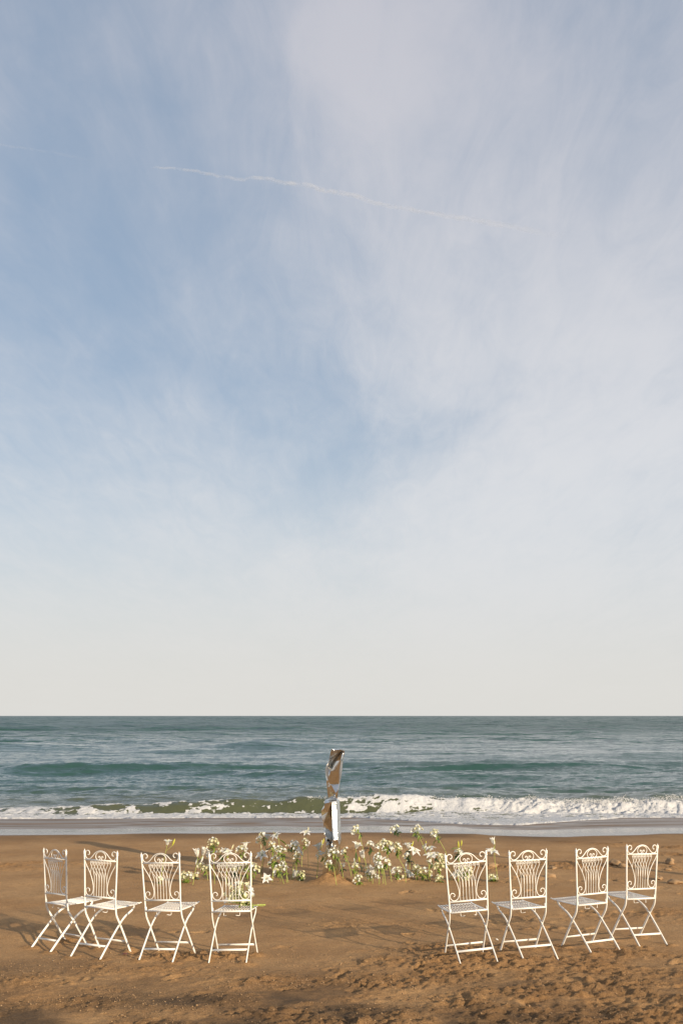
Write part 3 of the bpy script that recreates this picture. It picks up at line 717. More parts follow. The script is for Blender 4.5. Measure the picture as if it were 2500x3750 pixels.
def heart_mesh():
    mb = MB(); mb.add(*lathe([(.003, -.012), (.005, -.004), (.006, .012), (.003, .022)], 6), m=1)
    mb.add(*tube([(0, 0, .01), (.002, 0, .085)], .0016, 4), m=1)
    for k in range(6):
        a = k*R(60); p = Vector((.022*math.cos(a), .022*math.sin(a), .078))
        mb.add(*tube([(0, 0, .01), tuple(p*.55), tuple(p)], .0008, 3), m=1)
        mb.add(*tube([tuple(p+Vector((-.006*math.sin(a), .006*math.cos(a), 0))), tuple(p-Vector((-.006*math.sin(a), .006*math.cos(a), 0)))], .0020, 4), m=0)
    return mb.mesh('bloom', [M_STAMEN, M_STEM])
HEART = heart_mesh()
def bud_mesh(mt, nm='bud'):
    V, F = lathe([(.002, -.004), (.008, .006), (.0125, .03), (.0135, .052), (.010, .074), (.004, .090), (.0005, .096)], 8)
    V = [(v[0]*(1+.10*math.cos(3*math.atan2(v[1], v[0]))), v[1]*(1+.10*math.cos(3*math.atan2(v[1], v[0]))), v[2]) for v in V]
    return mesh(nm, V, F, mt)
BUDW = bud_mesh(M_PETAL); BUDY = bud_mesh(M_BUDY); BUDC = bud_mesh(M_CREAM)
def floret_mesh(k, mt):
    rr = random.Random(k); mb = MB()
    for p in range(6):
        a = R(60*p+rr.uniform(-10, 10)); big = 1 if p % 2 else .82; op = rr.uniform(.55, .95)
        pr = [(.001, 0, .002), (.006, .015, .0075), (.013+.008*op, .026, .0105*big), (.018+.011*op, .033*big, .0035)]
        V = []; 
        for r, z, wd in pr:
            for s in (-1, 0, 1):
                x = r-.002*s*s; y = s*wd; zz = z+.002*abs(s)
                V.append((x*math.cos(a)-y*math.sin(a), x*math.sin(a)+y*math.cos(a), zz))
        F = []
        for j in range(3):
            for i in range(2): q = j*3+i; F.append((q, q+1, q+4, q+3))
        mb.add(V, F, 0)
    mb.add(*tube([(0, 0, -.006), (0, 0, .006)], .0032, 5), m=1)
    return mb.mesh('floret', [mt, M_STEM])
FLW = [floret_mesh(k, M_PETAL) for k in range(4)]; FLC = [floret_mesh(10+k, M_CREAM) for k in range(3)]
def leaf_mesh(k, mt, bend):
    V = []; F = []; n = 6
    for j in range(n+1):
        t = j/n; wd = .0115*math.sin(math.pi*min(1, t*.9+.07))
        x = math.sin(bend*t)/max(bend, .01); z = -(1-math.cos(bend*t))/max(bend, .01)
        for s in (-1, 0, 1): V.append((x*1.0, s*wd*8 if False else s*wd*10, z+.03*abs(s)*0+.02*abs(s)))
    for j in range(n):
        for i in range(2): a = j*3+i; F.append((a, a+1, a+4, a+3))
    return mesh('leaf', V, F, mt)
LEAF = [leaf_mesh(0, M_LEAF, .6), leaf_mesh(1, M_LEAF, 1.3)]; DLEAF = [leaf_mesh(0, M_DLEAF, .6), leaf_mesh(1, M_DLEAF, 1.5)]
def orient(axis, spin=0, up='Z'):
    q = Vector(axis).normalized().to_track_quat('Z', 'Y'); return (q.to_matrix() @ Matrix.Rotation(spin, 3, 'Z')).to_quaternion()
def place(name, me, parent, loc, quat, scale=1.0):
    o = link(name, me, parent, loc); o.rotation_mode = 'QUATERNION'; o.rotation_quaternion = quat
    o.scale = (scale,)*3 if not isinstance(scale, tuple) else scale; return o
def leaf(parent, p0, direction, length, dark=False, width=1.0, rnd=random):
    d = Vector(direction).normalized(); side = d.cross(Vector((0, 0, 1)))
    if side.length < .1: side = Vector((1, 0, 0))
    side.normalize(); upv = side.cross(d)
    m = Matrix((d, -side, upv)).transposed()
    m = Matrix.Rotation(rnd.uniform(-.6, .6), 3, d) @ m
    me = rnd.choice(DLEAF if dark else LEAF)
    place('leaf', me, parent, p0, m.to_quaternion(), (length, .1*width, length))
ZOOM = {3: (550, 3010, .16582), 4: (800, 3010, .12755), 5: (930, 3010, .16582), 6: (1170, 3010, .16582), 7: (1370, 3010, .16582), 8: (1600, 3050, .16582)}
GROUP = {'A': 'tall stems of small clustered white flowers planted in the sand', 'L': 'white lily stems planted in the sand'}
def stem_plant(zid, kind, base, label, via=(), cl=(), bl=(), bd=(), lf=(), dark=False, cream=.35, seed=0, nleaf=6, tall=True, nm=None, cat=None):
    ox, oy, s = ZOOM[zid]; rr = random.Random(seed*7+3)
    c = lambda x, y: (ox+x*s, oy+y*s)
    bx, by = flat_at(*c(*base)); bz = float(gz(bx, by))
    bx, by = flat_at(*c(*base), bz)
    root = empty(nm or ('alstroemeria_stem' if kind == 'A' else 'lily_stem'), (bx, by, bz))
    tag(root, label, cat or ('flower' if kind == 'A' else 'lily'), GROUP[kind])
    def loc(x, y, dy=0.0):
        d = px_dir(*c(x, y)); k = (by+dy)/d.y
        return Vector((d.x*k-bx, dy, CAM_H+d.z*k-bz))
    mb = MB(); st = M_DSTEM if dark else M_STEM
    dyh = rr.uniform(-.05, .05)
    heads = []
    for (hx, hy, size, n) in cl: heads.append(('c', hx, hy, size, n))
    # target of the main stem: first head
    if cl: tx, ty = cl[0][0], cl[0][1]; top = loc(tx, ty, dyh)
    elif bl: tx, ty = bl[0][0], bl[0][1]; top = loc(tx, ty, dyh)
    else: tx, ty = bd[0][0], bd[0][1]; top = loc(tx, ty, dyh)
    vp = [Vector((0, 0, -.03))]+[loc(x, y, dyh*(i+1)/(len(via)+1)) for i, (x, y) in enumerate(via)]
    axis = (top-vp[-1]).normalized()
    neck = top-axis*(cl[0][2]*.5 if cl else 0)
    if cl and neck.z < .01: neck.z = .01
    path = catmull(vp+[neck], 4)
    mb.add(*tube(path, [.0042-.0014*i/len(path) for i in range(len(path))], 6))
    fork = path[int(len(path)*.72)]
    # clusters of florets
    for ci, (hx, hy, size, n) in enumerate(cl):
        hc = loc(hx, hy, dyh+(rr.uniform(-.03, .03) if ci else 0))
        ax = axis if ci == 0 else (hc-fork).normalized()
        nk = neck if ci == 0 else hc-ax*size*.5
        if ci: mb.add(*tube(catmull([fork, fork.lerp(nk, .5)+Vector((0, 0, .01)), nk], 3), .0024, 5))
        for k in range(n):
            # fan of small trumpets over the upper side of the head
            th = 2.4*k; ph = math.acos(1-1.25*(k+.5)/n)
            v = Vector((math.sin(ph)*math.cos(th), math.sin(ph)*math.sin(th), math.cos(ph)))
            v = orient(ax) @ v
            rad = size*.5*rr.uniform(.55, .95)
            p = hc+v*rad*.85-ax*size*.08
            if p.z < .012: p.z = .012+rr.uniform(0, .015)
            if k % 2 == 0: mb.add(*tube([nk, nk.lerp(p, .5)+ax*.006, p], .0011, 3, cap=False))
            f = place('floret', rr.choice(FLC) if rr.random() < cream else rr.choice(FLW), root, p, orient((v+ax*.3+Vector((0, 0, .15))), rr.uniform(0, 6)), rr.uniform(.70, 1.0))
        for k in range(nleaf):
            a = 2*math.pi*k/nleaf+rr.uniform(-.4, .4); dd = orient(ax) @ Vector((math.cos(a), math.sin(a), rr.uniform(-.5, .7)))
            dd.z -= .25
            p0 = nk-ax*rr.uniform(-.02, .05)
            if p0.z < .02: p0.z = .02; dd.z = abs(dd.z)*.3
            leaf(root, p0, dd, rr.uniform(.045, .085), dark or rr.random() < .25, rr.uniform(.7, 1.1), rr)
    for bi, (nx, ny, hx, hy, op, yt) in enumerate(bl):
        nk = loc(nx, ny, dyh); hd = loc(hx, hy, dyh); ax = (hd-nk); L = ax.length; ax = ax.normalized()+Vector((0, yt, 0)); ax.normalize()
        if bi: mb.add(*tube(catmull([fork, fork.lerp(nk, .5)+Vector((0, 0, -.006)), nk-ax*.008], 3), .0026, 5))
        q = orient(ax, rr.uniform(0, 1)); sc_ = min(1.15, max(.8, L/.055))
        h = place('bloom', HEART, root, nk, q, sc_)
        for k in range(6):
            p = link('petal', PET[op], h); p.rotation_euler = (0, rr.uniform(-.10, .10), R(60*k+rr.uniform(-7, 7))); f_ = rr.uniform(.9, 1.08)*(1 if k % 2 else .94); p.scale = (f_, f_*(1.05 if k % 2 else .85), f_)
    for bi, (x0, y0, x1, y1, col) in enumerate(bd):
        a = loc(x0, y0, dyh+.01); b = loc(x1, y1, dyh+.01); v = b-a
        if bi or bl: mb.add(*tube(catmull([fork, fork.lerp(a, .6), a], 3), .0022, 5))
        place('bud', {'w': BUDW, 'y': BUDY, 'c': BUDC}[col], root, a, orient(v, rr.uniform(0, 3)), v.length/.096)
    for (x0, y0, x1, y1, *dk) in lf:
        a = loc(x0, y0, dyh*.5); b = loc(x1, y1, dyh*.5+rr.uniform(-.03, .03)); v = b-a
        leaf(root, a, v+Vector((0, 0, v.length*.3)), v.length*1.08, bool(dk), 1.5, rr)
    link('stem', mb.mesh('stem', [st]), root)
    return root
FL = [
 (3, 'L', (200, 1370), 'white lily with one wide bloom and a yellow bud, standing alone behind the third chair', dict(via=[(250, 1000), (305, 720)], bl=[(350, 520, 368, 430, .75, -.1)], bd=[(465, 530, 522, 375, 'y')])),
 (3, 'A', (190, 1375), 'short sprig of white flowers lying low on the sand, seen through the third chair back', dict(cl=[(200, 1290, .07, 7)], nleaf=9)),
 (3, 'A', (790, 1350), 'low dense bunch of creamy flowers lying on the sand just right of the third chair', dict(cl=[(760, 1210, .16, 18), (860, 1190, .09, 8), (680, 1230, .08, 6)], cream=.6, nleaf=11)),
 (3, 'A', (985, 1275), 'short dark leafy sprig behind the low creamy bunch beside the third chair', dict(cl=[(1000, 1180, .07, 5)], dark=True, nleaf=10)),
 (3, 'L', (910, 1400), 'leaning lily with two white trumpets and two drooping buds, left of the flower chair', dict(via=[(965, 1130), (1015, 900)], bl=[(1020, 775, 1010, 670, .35, -.2), (1135, 750, 1180, 610, .35, -.3)], bd=[(1020, 820, 975, 955, 'w'), (1145, 770, 1090, 915, 'w')])),
 (3, 'L', (1185, 1290), 'lily with a single trumpet tipped to the right beside the flower chair back', dict(via=[(1190, 1050), (1205, 920)], bl=[(1228, 800, 1275, 670, .35, -.2)], dark=True)),
 (3, 'A', (1240, 1300), 'stem whose small white flowers droop to the left below the lilies by the flower chair', dict(via=[(1240, 1180)], cl=[(1180, 1040, .10, 9), (1080, 975, .08, 7), (1250, 1030, .09, 7)], cream=.7, nleaf=5)),
 (3, 'A', (1400, 1375), 'tall straight stem of creamy flowers rising just behind the left post of the flower chair', dict(via=[(1385, 1000), (1365, 680)], cl=[(1350, 440, .11, 10), (1300, 540, .06, 4), (1420, 460, .06, 4)], cream=.7, nleaf=10)),
 (4, 'A', (40, 1730), 'grey green leafy stem with few white flowers above the scrolled crest of the flower chair', dict(via=[(30, 1200)], cl=[(40, 880, .11, 7)], dark=True, nleaf=14, cream=.2)),
 (4, 'L', (200, 1790), 'lily with ruffled white bloom and cream bud over the crest of the flower chair', dict(via=[(210, 1300)], bl=[(240, 930, 250, 830, 1.25, -.6), (200, 900, 150, 830, .75, -.5)], bd=[(340, 800, 405, 650, 'c')])),
 (4, 'L', (770, 1745), 'lily with grey shaded trumpet and dark hooked leaf behind the right of the flower chair', dict(via=[(770, 1300), (750, 850)], bl=[(740, 745, 735, 620, .75, .15)], lf=[(755, 800, 830, 900, 1), (740, 1050, 720, 1180, 1)], dark=True)),
 (4, 'A', (620, 1680), 'stem with two white flower tufts just left of the grey lily, over the flower chair', dict(via=[(610, 1250)], cl=[(690, 800, .10, 9), (570, 810, .09, 8)], nleaf=7)),
 (4, 'A', (500, 1720), 'bushy dark leafed stem seen through the back of the flower chair', dict(cl=[(390, 1420, .10, 9), (510, 1370, .08, 6)], nleaf=14, cream=.5, dark=True)),
 (4, 'A', (760, 1750), 'leafy stem low behind the right scroll of the flower chair', dict(cl=[(800, 1430, .08, 4), (820, 1260, .07, 4)], nleaf=14, cream=.3)),
 (4, 'A', (920, 1830), 'bright yellow green stem of creamy flowers right beside the flower chair post', dict(via=[(930, 1560)], cl=[(990, 1320, .11, 12), (1060, 1370, .08, 6)], cream=.9, nleaf=4)),
 (5, 'A', (125, 1280), 'dark tuft of white flowers left of the high trumpet lily', dict(via=[(180, 950), (240, 520)], cl=[(170, 300, .075, 6), (105, 400, .09, 7)], nleaf=8, dark=True, cream=.15)),
 (5, 'L', (345, 1115), 'high trumpet lily on a brown stem above the open star lily', dict(via=[(300, 760), (240, 580)], bl=[(262, 400, 275, 310, .75, -.1)], dark=True, lf=[(240, 640, 360, 560, 1)])),
 (5, 'L', (110, 1275), 'open lily with spread white petals and a cream bud, on crossed pale stems', dict(via=[(140, 1050), (170, 850)], bl=[(170, 790, 150, 690, 1.25, -.7)], bd=[(135, 600, 130, 500, 'c')])),
 (5, 'L', (555, 1330), 'high lily facing the chairs, with a long arching leaf beneath its bloom', dict(via=[(560, 900), (530, 450)], bl=[(490, 350, 450, 280, 1.25, -.5)], lf=[(530, 400, 690, 530), (560, 530, 655, 650, 1)], bd=[(410, 250, 400, 215, 'y')])),
 (5, 'A', (695, 1350), 'stem of dense white flowers bending left from a kinked pale stalk, left of the sculpture', dict(via=[(690, 1000), (620, 800)], cl=[(590, 660, .10, 11), (510, 600, .09, 8)], nleaf=9)),
 (5, 'A', (400, 1250), 'thin sprig of white flowers with a long leaf near the high trumpet lily', dict(via=[(400, 900)], cl=[(380, 500, .07, 6), (415, 590, .06, 4)], lf=[(410, 560, 250, 600)], nleaf=7)),
 (5, 'A', (380, 1330), 'leafy stem with white florets right of the brown lily stalk', dict(via=[(395, 1050)], cl=[(480, 800, .08, 6), (400, 840, .07, 5), (345, 950, .05, 4)], nleaf=11)),
 (5, 'A', (645, 1370), 'short curved stem with creamy florets above the large low star lily', dict(via=[(590, 1220)], cl=[(490, 1030, .09, 7), (460, 1120, .06, 4)], nleaf=11, cream=.5)),
 (5, 'A', (740, 1345), 'short stem of pale florets crossed by the kinked pale stalk', dict(via=[(720, 1260)], cl=[(650, 1040, .10, 9), (610, 930, .05, 4)], nleaf=8)),
 (5, 'A', (800, 1280), 'straight bright stem with a broad white flower head, midway to the sculpture', dict(via=[(840, 1050), (880, 720)], cl=[(860, 510, .13, 14), (900, 590, .09, 6)], nleaf=8)),
 (5, 'A', (860, 1010), 'dark leafed stem set far back, its few white flowers among grey leaves', dict(via=[(800, 820), (740, 650)], cl=[(900, 500, .08, 5), (720, 560, .05, 2)], nleaf=10, dark=True, cream=.1)),
 (5, 'A', (925, 1290), 'stem with loose white flower head under the broad head, left of the sculpture', dict(via=[(910, 950)], cl=[(970, 700, .11, 11), (925, 790, .07, 6)], nleaf=6)),
 (5, 'L', (820, 1270), 'short half closed lily low on the sand between two taller stems', dict(bl=[(845, 1240, 880, 1140, .35, -.1)], nm='low_lily')),
 (5, 'A', (1000, 1300), 'short upright tuft of cream flowers nearest the sculpture on its left', dict(cl=[(1005, 1190, .07, 7), (1040, 1140, .04, 3), (1045, 1220, .04, 3)], cream=.8, nleaf=9)),
 (5, 'L', (1185, 1025), 'tallest lily left of the sculpture, with an upright cream bud over its bloom', dict(via=[(1165, 700), (1130, 330)], bl=[(1125, 300, 1125, 220, 1.25, -.4)], bd=[(1175, 200, 1175, 110, 'c')], dark=True)),
 (5, 'A', (1035, 995), 'stem set back with two white flower tufts against the tallest lily stalk', dict(via=[(1030, 820)], cl=[(1110, 430, .10, 8), (1130, 510, .07, 6)], nleaf=5)),
 (5, 'L', (225, 1400), 'large low star lily turned to the camera on a short brown stem', dict(via=[(230, 1340)], bl=[(240, 1290, 262, 1210, 1.25, -1.3)], dark=True)),
 (5, 'L', (1360, 1240), 'lily with narrow bloom and two buds at the left edge of the sculpture', dict(via=[(1385, 950)], bl=[(1405, 630, 1390, 520, .75, -.1)], bd=[(1460, 550, 1480, 400, 'c'), (1495, 490, 1520, 370, 'y')])),
 (6, 'A', (400, 1290), 'stem bending left across the sculpture foot to a round leafy flower head', dict(via=[(330, 1080), (180, 890), (90, 830)], cl=[(0, 740, .12, 12)], nleaf=11, cream=.4)),
 (6, 'A', (350, 1350), 'short stem with two white florets crossing in front of the sculpture foot', dict(via=[(290, 1030)], cl=[(200, 920, .07, 5), (150, 940, .05, 3)], nleaf=8)),
 (6, 'A', (515, 1310), 'curved stem whose wide white head hangs before the middle of the sculpture foot', dict(via=[(450, 960), (365, 790)], cl=[(320, 670, .12, 10), (235, 690, .10, 9)], nleaf=9)),
 (6, 'A', (690, 1210), 'thin stem leaning left with a small flower pair just right of the sculpture', dict(via=[(630, 970), (560, 790)], cl=[(500, 700, .08, 5), (545, 630, .05, 3)], nleaf=5)),
 (6, 'A', (470, 1260), 'small dull sprig low at the right side of the sand heap', dict(cl=[(490, 975, .05, 4)], nleaf=8, dark=True)),
 (6, 'A', (1040, 1210), 'tallest stem right beside the sculpture, its round white head bent to the left', dict(via=[(990, 900), (925, 570), (860, 270)], cl=[(765, 180, .145, 20)], nleaf=8)),
 (6, 'L', (740, 1320), 'lily with its bloom opened rightward above a dark hanging leaf, right of the sculpture', dict(via=[(755, 900)], bl=[(780, 600, 810, 500, .75, -.3)], lf=[(775, 680, 805, 860, 1)])),
 (6, 'L', (975, 1290), 'slender trumpet lily beside the tallest bent stem', dict(via=[(955, 1000)], bl=[(950, 810, 915, 690, .35, -.1)], dark=True)),
 (6, 'L', (705, 1290), 'stem with a white and a yellow bud among dark leaves, no open bloom', dict(via=[(820, 1100)], bd=[(770, 965, 735, 800, 'w'), (858, 905, 848, 765, 'y')], lf=[(880, 950, 925, 1110, 1), (760, 1010, 765, 1170, 1), (720, 1060, 700, 1180)])),
 (6, 'A', (745, 1330), 'small white tuft with hanging green leaves below the two buds', dict(via=[(750, 1150)], cl=[(770, 1000, .09, 7)], nleaf=9)),
 (6, 'A', (890, 1395), 'short stem slumped to the left with large white florets, in front of the others', dict(cl=[(850, 1240, .09, 8), (805, 1320, .09, 8)], nleaf=8, cream=.3)),
 (6, 'A', (1090, 1330), 'straight stem with small cream head and side leaves above the low lily clump', dict(via=[(1092, 800)], cl=[(1090, 510, .10, 10)], nleaf=10, dark=True, cream=.5)),
 (6, 'L', (1145, 1370), 'low lily clump with blooms up and to the right, close to the sand', dict(via=[(1150, 1260)], bl=[(1155, 1180, 1145, 1080, .35, -.1), (1190, 1250, 1240, 1200, .75, -.5)], bd=[(1205, 1160, 1210, 1000, 'c')], nm='low_lily')),
 (6, 'A', (1060, 1330), 'leafy white sprig tucked against the left of the low lily clump', dict(cl=[(1070, 1040, .10, 8), (1060, 1170, .08, 6)], nleaf=9, cream=.2)),
 (6, 'A', (1295, 1385), 'upright plume of stacked white florets on a yellow green stem', dict(via=[(1290, 1120)], cl=[(1260, 780, .09, 9), (1240, 860, .09, 8), (1280, 950, .08, 7)], nleaf=6, cream=.1)),
 (7, 'A', (170, 1365), 'leafy stem right of the stacked plume with scattered small florets', dict(via=[(180, 1100)], cl=[(210, 860, .09, 6), (280, 920, .07, 5)], nleaf=9)),
 (7, 'A', (85, 1385), 'straight stem with small cream tuft rising above the stacked plume', dict(via=[(88, 900)], cl=[(95, 560, .10, 10)], nleaf=5, cream=.5)),
 (7, 'A', (368, 1325), 'stem carrying the widest creamy flower head right of the sculpture', dict(via=[(310, 1000), (265, 750)], cl=[(240, 500, .12, 14), (330, 500, .09, 8), (170, 460, .08, 6)], nleaf=10, cream=.5)),
 (7, 'L', (315, 1220), 'lily with its pale back turned, just below the widest flower head', dict(via=[(290, 900)], bl=[(310, 680, 345, 600, .35, .5), (260, 640, 210, 620, .35, .1)], dark=True)),
 (7, 'A', (235, 1395), 'slim pale stem in front with a thin side sprig of florets', dict(via=[(190, 1100), (140, 1030)], cl=[(90, 980, .06, 5)], nleaf=4)),
 (7, 'A', (850, 1170), 'tall stem leaning left whose small head is furthest left of the three high ones', dict(via=[(700, 690), (600, 430), (505, 270)], cl=[(390, 180, .085, 9), (455, 130, .06, 5)], nleaf=10, dark=True)),
 (7, 'A', (672, 1345), 'long stem leaning left with a drooping side spray of cream flowers', dict(via=[(650, 1060), (520, 800)], cl=[(490, 520, .08, 6), (480, 620, .08, 6), (540, 600, .06, 4)], nleaf=7, cream=.7)),
 (7, 'L', (765, 1090), 'lily with two blooms, a yellow bud and a whorl of dark leaves', dict(via=[(755, 850), (745, 640)], bl=[(740, 600, 715, 490, .75, -.1), (830, 700, 870, 610, 1.25, -.5)], bd=[(800, 550, 845, 425, 'y')], lf=[(745, 640, 640, 700, 1), (745, 760, 690, 850, 1), (760, 700, 790, 860, 1), (760, 600, 760, 720, 1), (780, 760, 920, 960), (730, 830, 610, 870, 1)])),
 (7, 'A', (850, 1250), 'dark leafed stem with a few white florets beneath the double lily', dict(via=[(830, 1000)], cl=[(690, 760, .08, 6)], nleaf=12, dark=True)),
 (7, 'L', (700, 1300), 'low lily opening towards the right with an upright white bud', dict(via=[(700, 1250)], bl=[(705, 1220, 770, 1130, 1.25, -.3)], bd=[(675, 1050, 685, 880, 'w')], nm='low_lily')),
 (7, 'A', (540, 1275), 'short slumped stem with large cream florets left of the low opened lily', dict(via=[(480, 1200)], cl=[(430, 1090, .10, 8), (520, 1080, .08, 6), (570, 1230, .05, 3)], nleaf=8, cream=.5)),
 (7, 'A', (1210, 1315), 'tall stem leaning left whose high head is the middle one of three', dict(via=[(1180, 950), (1080, 590), (992, 380)], cl=[(930, 170, .12, 12), (850, 200, .07, 5)], nleaf=11)),
 (7, 'A', (1695, 1290), 'tall stem leaning left whose high head is nearest the right hand chairs', dict(via=[(1580, 760), (1480, 530), (1400, 400)], cl=[(1315, 270, .125, 14)], nleaf=12, lf=[(1370, 390, 1250, 440), (1350, 400, 1280, 510, 1)], cream=.5)),
 (7, 'L', (1195, 1200), 'lily set behind with two white blooms side by side and a green bud', dict(via=[(1180, 900)], bl=[(1140, 590, 1090, 540, .75, -.3), (1215, 650, 1200, 560, 1.25, -.2)], bd=[(1120, 500, 1118, 420, 'y')], dark=True, lf=[(1130, 600, 1100, 740, 1)])),
 (7, 'L', (1200, 1305), 'large lily with one wide bloom and a drooping one over a dark leaf', dict(via=[(1190, 1050)], bl=[(1240, 810, 1230, 710, 1.25, -.5), (1230, 830, 1190, 890, .75, -.3)], lf=[(1245, 880, 1280, 1090, 1)])),
 (7, 'A', (1345, 1190), 'dull leafy flower stem directly right of the large wide lily', dict(via=[(1310, 1000)], cl=[(1355, 750, .10, 6)], nleaf=12, dark=True, cream=.6)),
 (7, 'A', (1525, 1030), 'yellowish flower stem set back beside the left post of the fifth chair', dict(cl=[(1460, 790, .11, 11), (1480, 880, .08, 7)], nleaf=6, cream=1)),
 (7, 'A', (1450, 1195), 'stem of fading cream florets above the low heap next to the fifth chair', dict(via=[(1430, 1090)], cl=[(1350, 990, .09, 8), (1430, 1000, .09, 8)], nleaf=5, cream=.9)),
 (7, 'A', (1430, 1350), 'low heap of cream florets on the sand next to the fifth chair', dict(cl=[(1410, 1270, .11, 12)], nleaf=7, cream=.8)),
 (7, 'A', (900, 1295), 'low bushy stem of cream florets right of the low opened lily', dict(via=[(910, 1200)], cl=[(930, 1060, .12, 12), (890, 1010, .08, 5)], nleaf=6, cream=.7)),
 (7, 'A', (1095, 1300), 'low tangled stem with leaves and pale florets left of the middle high stalk foot', dict(cl=[(1010, 1100, .09, 8), (1110, 1090, .10, 7), (1200, 1150, .07, 5)], nleaf=9, cream=.5)),
 (8, 'L', (450, 1090), 'stem with two upright yellow buds above the crest of the fifth chair', dict(via=[(455, 700)], bd=[(450, 340, 445, 180, 'y'), (510, 290, 518, 158, 'y')], lf=[(440, 350, 265, 350)])),
 (8, 'A', (290, 1075), 'white flowered stem with a dark broad leaf left behind the fifth chair crest', dict(via=[(310, 800)], cl=[(440, 430, .08, 7), (490, 460, .08, 7)], lf=[(400, 470, 300, 560, 1)], nleaf=13, dark=True)),
 (8, 'L', (430, 1070), 'white lily with a cream bud seen through the back of the fifth chair', dict(via=[(440, 1010)], bl=[(430, 970, 390, 890, 1.25, -.5), (470, 960, 500, 870, .75, -.3)], bd=[(460, 880, 470, 740, 'c')])),
 (8, 'A', (560, 1075), 'creamy flower stem seen through the back of the fifth chair, right of the lily there', dict(via=[(560, 980)], cl=[(600, 820, .12, 12), (700, 850, .09, 8), (640, 980, .07, 6)], nleaf=10, cream=.8)),
 (8, 'L', (1315, 1030), 'tall lily standing alone at the right end, between the fifth and sixth chairs', dict(via=[(1280, 780), (1248, 600), (1245, 300)], bl=[(1245, 262, 1210, 180, .35, .3), (1180, 485, 1190, 380, 1.25, -.4)], bd=[(1245, 270, 1232, 135, 'y')])),
 (8, 'A', (1240, 1090), 'low cream cluster lying on the sand between the fifth and sixth chairs', dict(cl=[(1180, 1000, .09, 7), (1250, 1000, .08, 6), (1210, 1060, .06, 4)], cream=.8, nleaf=7)),
]
for i, (zid, kind, base, label, kw) in enumerate(FL):
    stem_plant(zid, kind, base, label, seed=i+1, **kw)

# bunch of flowers lying on the seat of the fourth chair
ch = chairs[3]; mw = Matrix.Translation(ch.location) @ Euler(ch.rotation_euler).to_matrix().to_4x4()
bq = empty('flower_bunch', mw @ Vector((.035, .17, .424))); tag(bq, 'bunch of creamy white flowers lying on the seat of a chair, stems to the right', 'bouquet')
rr = random.Random(4); mb = MB()
for k in range(52):
    p = Vector((rr.gauss(-.015, .055), rr.gauss(.01, .035), .025+abs(rr.gauss(.085, .05)))); p.z = min(p.z, .19); p.x *= 1.0-.8*max(0, p.z-.05)*3
    st0 = Vector((.07, .02, .022))
    v = (p-Vector((.03, .02, .01))).normalized()
    place('floret', rr.choice(FLC) if rr.random() < .75 else rr.choice(FLW), bq, p, orient(v+Vector((-.1, -.35, .3)), rr.uniform(0, 6)), rr.uniform(.95, 1.25))
    mb.add(*tube([st0, st0.lerp(p, .5), p], .0013, 4))
for k in range(9):
    mb.add(*tube([(.05, .02+rr.uniform(-.02, .02), .02), (.13, .02+rr.uniform(-.02, .02), .018), (.20+rr.uniform(0, .05), .03+rr.uniform(-.03, .03), rr.uniform(.012, .03))], .0028, 5))
link('stem_bundle', mb.mesh('stem_bundle', [M_STEM]), bq)
for k in range(16): leaf(bq, Vector((rr.uniform(-.03, .1), rr.uniform(-.02, .05), rr.uniform(.015, .06))), Vector((rr.uniform(-1, 1), rr.uniform(-1, .3), rr.uniform(0, .6))), rr.uniform(.05, .09), rr.random() < .3, 1, rr)

# ------------------------------------------------------------------ small things lying on the beach
M_CLOD = bpy.data.materials.new('sand_clod'); M_CLOD = simple('sand_clod', (.33, .21, .11), .95, .3, 60, 1.0)
def lump(r, seed, flat=.6):
    me = bpy.data.meshes.new('sand_clod'); import bmesh
    b = bmesh.new(); bmesh.ops.create_icosphere(b, subdivisions=3, radius=1)
    rr = random.Random(seed); ox = rr.uniform(0, 50)
    for v in b.verts:
        n = float(fbm(np.array([v.co.x*1.3+ox+v.co.z]), np.array([v.co.y*1.3+ox-v.co.z*.7]), 4, 2, .6)[0])
        v.co = v.co*(r*(1+.9*n)); v.co.z = v.co.z*flat+r*.2
    for f in b.faces: f.smooth = True
    b.to_mesh(me); b.free(); me.materials.append(M_CLOD); return me
CL = [((2010, 3216), .055, 'wide flat sand clod behind the seventh chair'), ((2408, 3222), .060, 'larger angular sand clod right of the eighth chair'), ((2468, 3238), .060, 'second sand clod near the right edge, lower than the angular one'),
      ((1800, 3178), .07, 'crumbled dark sand lump between the fifth and sixth chairs'), ((2240, 3170), .08, 'cracked sand lump seen between the seventh and eighth chairs'), ((2275, 3178), .055, 'small sand lump right beside the cracked one between the last two chairs'),
      ((2450, 3163), .08, 'sand lump by the right edge behind the eighth chair'), ((2440, 3190), .035, 'little dark sand lump under the lump by the right edge'), ((2020, 3187), .05, 'sand lump left of the seventh chair back, nearest the sea'),
      ((1345, 3116), .05, 'sand lump right of the sculpture below the tallest bent flower')]
for i, ((px, py), r, lb) in enumerate(CL):
    x, y = flat_at(px, py); o = link('sand_clod', lump(r, i+1), None, (x, y, float(gz(x, y))+.004)); o.rotation_euler = (0, 0, i*1.3); o.scale = (1.3, .9, .9)
    tag(o, lb, 'sand clod', 'clods of sand on the beach')
rs = np.random.RandomState(9); N = 52000
pt = np.array(PATCH)[rs.randint(len(PATCH), size=N)]
loose = rs.rand(N) < .62
cx_ = np.where(loose, rs.uniform(-3.8, 4.4, N), pt[:, 0]+rs.normal(0, .6, N)*pt[:, 2]); cy_ = np.where(loose, 6.0+5.0*rs.rand(N)**1.3, pt[:, 1]+rs.normal(0, .6, N)*pt[:, 3])
pm = fbm(cx_*2.2, cy_*3.0, 4, 3)
ok = (np.abs(cx_) < 5.5) & (cy_ > 5.7) & (cy_ < 19) & (pm > -.10+.25*rs.rand(N)*loose-.1)
cx_, cy_ = cx_[ok], cy_[ok]; N = len(cx_)
